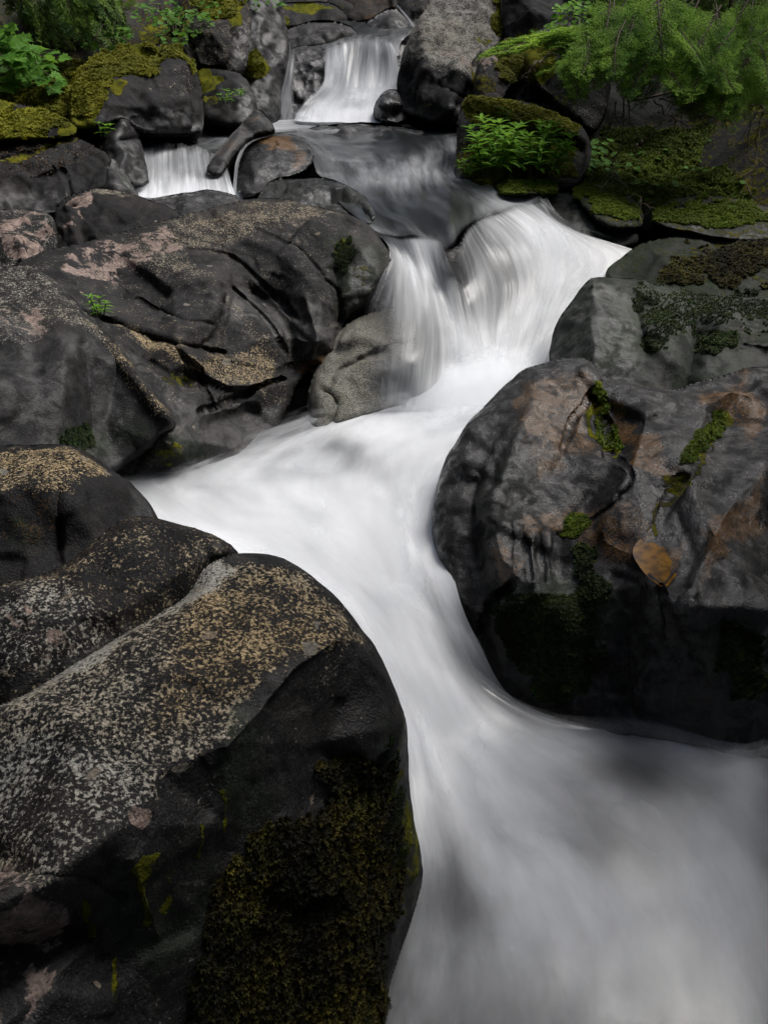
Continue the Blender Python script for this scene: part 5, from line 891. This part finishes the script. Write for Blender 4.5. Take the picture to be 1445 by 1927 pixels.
shrub(at(230, 75, 7.6), 'low leafy shrub at the foot of the top left cedar', [(225, 62, 22, 16, 26), (210, 92, 14, 8, 10), (170, 88, 20, 8, 10)], MAPLE, .06, 7.0, 7.3, 15)
# ---- bare twigs
def twig(label, paths, r0=.006, seed=0, name='bare_branch', side=1.0):
    r = random.Random(seed); base = at(*paths[0][0]); V, F = [], []
    for p in paths:
        q = [at(*x) for x in p]
        P3 = [Vector(v) for v in catmull([tuple(v) for v in q], False, n=5)]
        P3 = [v + Vector((r.gauss(0, .008), r.gauss(0, .008), r.gauss(0, .008))) for v in P3]
        tube(V, F, [v - base for v in P3], r0, r0 * .3, 5)
        for k in range(len(P3)):
            for _ in range(2):
                if k < 2 or r.random() < .35 or side == 0: continue
                d = Vector((r.uniform(-1, 1), r.uniform(-1, .4), r.uniform(-1, .35))).normalized() * r.uniform(.05, .16) * side
                m_ = P3[k] + d * .5 + Vector((0, 0, -.01)); tube(V, F, [P3[k] - base, m_ - base, P3[k] + d - base], r0 * .45, r0 * .15, 3)
    o = bpy.data.objects.new(name, new_mesh(name, V, F, M_TWIG, True)); COL.objects.link(o); o.location = base; return tag(o, label, 'branch')
twig('dead twiggy branch hanging from the evergreen down the bank', [[(1175, 175, 5.5), (1172, 230, 5.45), (1168, 270, 5.4), (1158, 300, 5.35)], [(1178, 190, 5.5), (1190, 240, 5.45), (1180, 275, 5.4)], [(1160, 190, 5.5), (1150, 225, 5.45), (1143, 240, 5.42)]], .0055, 1)
twig('long dead branch sloping down to the moss cushion by the water', [[(1155, 290, 5.4), (1156, 320, 5.3), (1185, 355, 5.15), (1225, 390, 5.0)], [(1156, 320, 5.3), (1140, 345, 5.2), (1120, 350, 5.15)]], .005, 2, side=.7)
twig('crooked bare branch at the right edge below the evergreens', [[(1432, 195, 5.5), (1425, 250, 5.45), (1422, 300, 5.4), (1400, 345, 5.3)], [(1440, 205, 5.5), (1410, 230, 5.45), (1405, 290, 5.4)], [(1300, 190, 5.6), (1350, 200, 5.5), (1432, 195, 5.5)]], .006, 3)
twig('tangle of dead twigs under the evergreen sprays', [[(1240, 185, 5.6), (1290, 205, 5.5), (1340, 225, 5.45), (1380, 215, 5.4)], [(1230, 190, 5.6), (1270, 225, 5.5), (1330, 240, 5.45)], [(1250, 180, 5.6), (1310, 195, 5.5), (1370, 190, 5.4)]], .005, 4)
twig('mossy root lying across the bank', [[(1200, 270, 5.75), (1215, 265, 5.6), (1235, 250, 5.65)], [(1200, 270, 5.7), (1195, 285, 5.6)]], .012, 5, side=0)
twig('pair of bare stems fanning down in front of the pointed rock', [[(1040, 100, 6.4), (1010, 118, 6.2), (985, 145, 6.1)], [(1040, 95, 6.4), (1000, 125, 6.2), (990, 150, 6.1)]], .005, 6, side=.5)

# ---- moss: tufts on the stones
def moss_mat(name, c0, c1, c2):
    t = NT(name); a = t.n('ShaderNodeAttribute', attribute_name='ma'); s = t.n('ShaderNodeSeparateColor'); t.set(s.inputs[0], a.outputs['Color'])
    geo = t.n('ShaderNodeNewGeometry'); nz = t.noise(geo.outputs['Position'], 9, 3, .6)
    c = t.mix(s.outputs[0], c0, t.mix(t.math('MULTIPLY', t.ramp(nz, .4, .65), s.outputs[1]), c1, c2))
    b = t.n('ShaderNodeBsdfPrincipled'); t.set(b.inputs['Base Color'], c); b.inputs['Roughness'].default_value = .75; b.inputs['Specular IOR Level'].default_value = .2
    tr = t.n('ShaderNodeBsdfTranslucent'); t.set(tr.inputs[0], c); m = t.n('ShaderNodeMixShader'); m.inputs[0].default_value = .25
    t.t.links.new(b.outputs[0], m.inputs[1]); t.t.links.new(tr.outputs[0], m.inputs[2]); t.t.links.new(m.outputs[0], t.out.inputs[0]); return t.m
M_TUFT = moss_mat('moss_olive', (0.007, 0.007, 0.004), (0.15, 0.14, 0.016), (0.21, 0.145, 0.02))
M_TUFTG = moss_mat('moss_green', (0.008, 0.014, 0.005), (0.055, 0.105, 0.014), (0.11, 0.15, 0.018))
M_CUSH = moss_mat('moss_bright', (0.05, 0.075, 0.007), (0.19, 0.29, 0.015), (0.29, 0.31, 0.02))
M_CARPET = moss_mat('moss_carpet', (0.08, 0.085, 0.007), (0.25, 0.26, 0.014), (0.38, 0.34, 0.02))
def moss(label, key, region, n, size, mat, seed, leaves=6, height=1.0, tmin=0.0, lean=0.25, ero=26):
    """n rosettes of little pointed leaves on the surface of a stone; region polygon or ellipse"""
    r = np.random.default_rng(seed)
    if isinstance(region[0], tuple):
        R = np.array(region, float); X = r.uniform(R[:, 0].min(), R[:, 0].max(), n * 4); Y = r.uniform(R[:, 1].min(), R[:, 1].max(), n * 4)
        dd, _, _ = seg_dist(X, Y, region, True); ins = inside(X, Y, region); sdv = np.where(ins, dd, -dd)
    else:
        cx, cy, rx, ry = region; a = r.uniform(0, 6.283, n * 4); q = np.sqrt(r.random(n * 4)) * 1.15; X = cx + np.cos(a) * q * rx; Y = cy + np.sin(a) * q * ry; sdv = (1 - q) * min(rx, ry)
    P, N = on(key, X, Y)
    nz = fbm(P * (0.042 / size), 3, seed) * .6 + fbm(P * (0.16 / size), 3, seed + 7) * .7
    ok = (sdv + nz * ero > 0) & (nz + .75 > r.random(len(X)) * .8)
    P, N = P[ok][:n], N[ok][:n]; n = len(P)
    S = size * r.uniform(.6, 1.25, n); up = N + np.array([0, 0, lean]); up /= np.linalg.norm(up, axis=1)[:, None]
    up = up + r.normal(0, .22, up.shape); up /= np.linalg.norm(up, axis=1)[:, None]
    t1_ = np.cross(up, r.normal(0, 1, up.shape)); t1_ /= np.linalg.norm(t1_, axis=1)[:, None]; t2_ = np.cross(up, t1_)
    tone = tmin + (1 - tmin) * r.random(n) ** 1.3; hue = r.random(n); tone = tone * np.clip(.6 + 1.1 * fbm(P * (.06 / size), 3, seed + 31), .12, 1) ** (1 - tmin)
    Vs, As = [], []; hgt = S * height * r.uniform(.4, 1.3, n)
    for k in range(leaves):
        a = 6.283 * k / leaves + r.uniform(0, .6, n); dr = t1_ * np.cos(a)[:, None] + t2_ * np.sin(a)[:, None]; sd2 = np.cross(up, dr)
        el = r.uniform(.1, .9, n)[:, None]
        b0_ = P - up * (.5 * S)[:, None]; c = P + up * hgt[:, None] * .55; w_ = (.24 * S)[:, None]
        Vs += [b0_, c + dr * (.45 * S)[:, None] - sd2 * w_, c + up * (hgt * .25)[:, None] * el + dr * (.95 * S)[:, None], c + dr * (.45 * S)[:, None] + sd2 * w_]
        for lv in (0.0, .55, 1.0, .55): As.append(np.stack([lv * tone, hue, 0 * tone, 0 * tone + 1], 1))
    V = np.stack(Vs, 1).reshape(-1, 3); A = np.stack(As, 1).reshape(-1, 4)
    F = np.arange(len(V)).reshape(-1, 4).tolist()
    o = mesh_obj('moss_patch', V, F, mat, None, V.mean(0), {'ma': A}, smooth=False); return tag(o, label, 'moss', None, 'stuff')
FGP = [(600, 1445), (640, 1432), (690, 1432), (738, 1455), (758, 1510), (757, 1620), (745, 1700), (730, 1850), (722, 1940), (355, 1940), (372, 1880), (400, 1750), (425, 1660), (490, 1560), (540, 1545), (575, 1560), (592, 1520)]
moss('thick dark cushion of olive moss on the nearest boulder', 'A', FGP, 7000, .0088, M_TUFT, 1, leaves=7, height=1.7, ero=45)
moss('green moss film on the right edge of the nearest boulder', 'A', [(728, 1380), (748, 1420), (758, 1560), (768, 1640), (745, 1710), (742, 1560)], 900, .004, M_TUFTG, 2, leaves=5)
moss('yellow green moss clump on the shoulder of the massive right boulder', 'Z', (1082, 990, 28, 30), 500, .011, M_CUSH, 3)
moss('trail of green moss running down the massive right boulder', 'Z', [(1080, 1010), (1110, 1030), (1120, 1080), (1160, 1110), (1140, 1130), (1090, 1120), (1075, 1060)], 800, .011, M_TUFTG, 4, ero=40)
moss('dark green moss beard on the front of the massive right boulder', 'Z', [(930, 1130), (1000, 1120), (1130, 1130), (1150, 1220), (1120, 1300), (1020, 1330), (950, 1250), (920, 1180)], 3200, .010, M_TUFTG, 5, ero=75, lean=-.1)
moss('dark moss tufts on the right part of the massive boulder front', 'Z', [(1350, 1150), (1460, 1190), (1460, 1310), (1380, 1290), (1340, 1200)], 1300, .010, M_TUFTG, 6, ero=70, lean=-.1)
moss('thin line of bright moss in the groove of the massive boulder', 'Z', [(1118, 720), (1132, 730), (1152, 830), (1158, 848), (1140, 845), (1128, 800)], 420, .011, M_CUSH, 7)
moss('diagonal strip of moss in the right groove of the massive boulder', 'Z', [(1352, 772), (1366, 778), (1330, 830), (1290, 870), (1282, 860), (1320, 815)], 420, .011, M_CUSH, 8)
moss('brown green moss mat on the dark slope at right', 'X', [(1240, 500), (1290, 470), (1380, 455), (1460, 455), (1460, 540), (1380, 535), (1300, 525), (1250, 520)], 4200, .015, M_TUFT, 9, ero=55)
moss('green film of short moss over the back of the glistening boulder', 'Y', [(1190, 530), (1300, 548), (1450, 562), (1450, 600), (1330, 600), (1290, 640), (1230, 660), (1210, 590)], 3000, .008, M_TUFTG, 34, ero=60, tmin=.2)
moss('dark moss hummock on the glistening boulder', 'Y', [(1300, 655), (1320, 630), (1360, 622), (1385, 630), (1375, 650), (1330, 668)], 800, .013, M_TUFTG, 10, ero=25)
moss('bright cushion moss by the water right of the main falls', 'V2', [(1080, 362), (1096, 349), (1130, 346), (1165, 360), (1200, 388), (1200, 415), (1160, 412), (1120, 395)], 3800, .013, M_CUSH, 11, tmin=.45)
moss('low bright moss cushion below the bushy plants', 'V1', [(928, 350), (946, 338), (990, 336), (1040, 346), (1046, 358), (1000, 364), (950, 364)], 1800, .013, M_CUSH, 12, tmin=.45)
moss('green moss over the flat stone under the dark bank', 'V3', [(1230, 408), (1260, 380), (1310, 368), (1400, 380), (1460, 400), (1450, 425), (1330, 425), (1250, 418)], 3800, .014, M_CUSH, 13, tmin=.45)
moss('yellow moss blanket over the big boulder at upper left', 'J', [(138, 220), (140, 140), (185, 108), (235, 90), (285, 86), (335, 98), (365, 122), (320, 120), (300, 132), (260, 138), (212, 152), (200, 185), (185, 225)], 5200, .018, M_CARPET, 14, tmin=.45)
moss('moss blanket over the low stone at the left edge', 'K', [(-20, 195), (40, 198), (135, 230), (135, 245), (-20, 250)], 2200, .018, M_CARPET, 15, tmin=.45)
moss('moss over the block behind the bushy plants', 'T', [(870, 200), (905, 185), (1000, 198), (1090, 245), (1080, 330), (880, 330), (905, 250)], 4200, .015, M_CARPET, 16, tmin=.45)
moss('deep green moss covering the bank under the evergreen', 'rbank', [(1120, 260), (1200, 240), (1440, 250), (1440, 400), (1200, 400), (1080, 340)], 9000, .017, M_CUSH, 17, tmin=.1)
moss('green tuft patch on the end of the long left ledge', 'D2', (645, 480, 24, 36), 700, .008, M_TUFTG, 18, leaves=5)
moss('green growth in the wet corner below the left dome', 'D1', (150, 825, 30, 24), 600, .010, M_TUFTG, 19)
moss('yellow moss hanging on the dark rock wall by the upper falls', 'M3', (485, 122, 22, 26), 500, .024, M_CARPET, 20, tmin=.45, lean=-.3)
moss('moss on the shoulders of the brown angular boulder', 'M1', (410, 8, 45, 22), 700, .022, M_CARPET, 21, tmin=.45)
moss('moss fringe on the right shoulder of the huge grey boulder', 'R', (942, 30, 12, 45), 500, .020, M_CARPET, 22, tmin=.45)
moss('moss on the pinkish stone behind the block', 'S1', (968, 112, 38, 38), 1200, .018, M_CARPET, 23, tmin=.45)
moss('moss carpet on the soil of the upper left bank', 'lbank', [(-20, 150), (60, 120), (180, 110), (230, 90), (190, 110), (140, 150), (130, 220), (-20, 200)], 3800, .022, M_CARPET, 24, tmin=.45)
M_LITTER = moss_mat('dead_needles', (0.05, 0.03, 0.015), (0.14, 0.085, 0.04), (0.20, 0.14, 0.07))
moss('rusty fallen needles lying on the flat dark slab', 'H', [(-10, 245), (120, 255), (195, 292), (118, 308), (0, 325)], 260, .022, M_LITTER, 31, leaves=2, height=.2, tmin=.4)
moss('brown fallen needles scattered over the bank below the evergreen', 'rbank', [(1120, 240), (1300, 200), (1440, 230), (1440, 320), (1200, 300)], 900, .024, M_LITTER, 32, leaves=2, height=.2, tmin=.4)
moss('few fallen needles caught on top of the long left ledge', 'D2', [(200, 450), (420, 392), (620, 398), (560, 430), (320, 470)], 110, .013, M_LITTER, 33, leaves=2, height=.2, tmin=.4)
# ---- amber puddle in the hollow of the right boulder
def puddle():
    t = NT('amber_puddle'); geo = t.n('ShaderNodeNewGeometry'); nz = t.noise(geo.outputs['Position'], 30, 4, .6)
    b = t.n('ShaderNodeBsdfPrincipled'); t.set(b.inputs['Base Color'], t.mix(t.ramp(nz, .35, .65), (0.06, 0.028, 0.003), (0.19, 0.09, 0.008))); b.inputs['Roughness'].default_value = .12; b.inputs['Specular IOR Level'].default_value = .5
    t.t.links.new(b.outputs[0], t.out.inputs[0])
    ring = catmull([(1190, 1040), (1208, 1012), (1250, 1008), (1292, 1002), (1298, 1030), (1284, 1062), (1254, 1104), (1232, 1096), (1210, 1076)], True, seg_len=8)
    zz = .523
    V = [at(1245, 1052, zz * 1j)] + [at(x, y, zz * 1j) for x, y in ring]; n = len(ring)
    F = [(0, 1 + i, 1 + (i + 1) % n) for i in range(n)]
    o = mesh_obj('puddle', np.array([tuple(v) for v in V]), F, t.m, None, tuple(V[0]), smooth=False); tag(o, 'small amber puddle in a hollow of the massive right boulder', 'puddle')
puddle()
# ---- added tall conifers, mostly out of view, that block sky and shade the stream
def forest():
    r = np.random.default_rng(5); Vs = []; n = 1500
    t = r.random(n) ** .8; h = 2.2 + 13.8 * t; rad = (2.6 * (1 - t) ** .8 + .15) * np.sqrt(r.random(n)) ; a = r.uniform(0, 6.283, n)
    c = np.stack([np.cos(a) * rad, np.sin(a) * rad, h - .25 * rad], 1); out = np.stack([np.cos(a), np.sin(a), -.45 + 0 * a], 1); sdv = np.stack([-np.sin(a), np.cos(a), 0 * a], 1)
    L = r.uniform(.5, 1.1, n)[:, None]; W = r.uniform(.14, .3, n)[:, None]; j = r.normal(0, .12, (n, 3))
    Vs = np.stack([c - out * L * .4, c - sdv * W + j, c + out * L * .6, c + sdv * W - j], 1).reshape(-1, 3)
    crown = new_mesh('crown', Vs, np.arange(len(Vs)).reshape(-1, 4).tolist(), M_DARKTREE)
    TV, TF = [], []; tube(TV, TF, [Vector((0, 0, -.6)), Vector((.05, 0, 5)), Vector((0, .05, 11)), Vector((0, 0, 16))], .26, .04, 9); tm = new_mesh('trunk', TV, TF, M_BARK, True)
    for x, y, z, s in SHADE_TREES:
        e = empty('conifer_tree', (x, y, z)); e.rotation_euler.z = x * 3 + y; e.scale = (s, s, s)
        tag(e, 'tall dark conifer added out of view to shade the stream', 'tree', 'added shade conifers')
        for nm, me in (('trunk', tm), ('crown', crown)):
            o = bpy.data.objects.new(nm, me); COL.objects.link(o); o.parent = e
SHADE_TREES = [(-5.2, 1, 1, 1.0), (-5.5, -3.5, 1, 1.1), (-2.6, -8.2, -.5, 1.0), (1.4, -8.8, -.6, 1.1), (4.6, -4.2, .5, 1.0), (4.4, -.2, 1.2, 1.05), (5.2, 1.9, 1.6, 1.0), (3.9, 2.3, 1.7, .62), (-6, 5.5, 2.5, 1.), (-5.5, 10, 3.5, 1.05), (-9.2, 19, 7, 1.1), (9.8, 21.5, 7, 1.1), (-3.6, 26, 7.5, .9), (3.4, 29, 8.5, .9), (-6.4, 31, 9, 1), (7, 33, 10, 1), (-1, 36, 10.5, 1), (1.8, 39, 11.5, 1), (-9, 38, 11, 1.1), (5, 42, 12, 1.1), (-4, 43, 12, 1.1), (-8.5, 0, 3, 1.2), (8.5, -1, 3.2, 1.2), (-8.5, 7, 4, 1.2), (9.8, 12.5, 5, 1.2), (-1, -13, -1, 1.2), (4.4, -11, 0, 1.3), (-5.5, -8.5, 1, 1.2)]
forest()
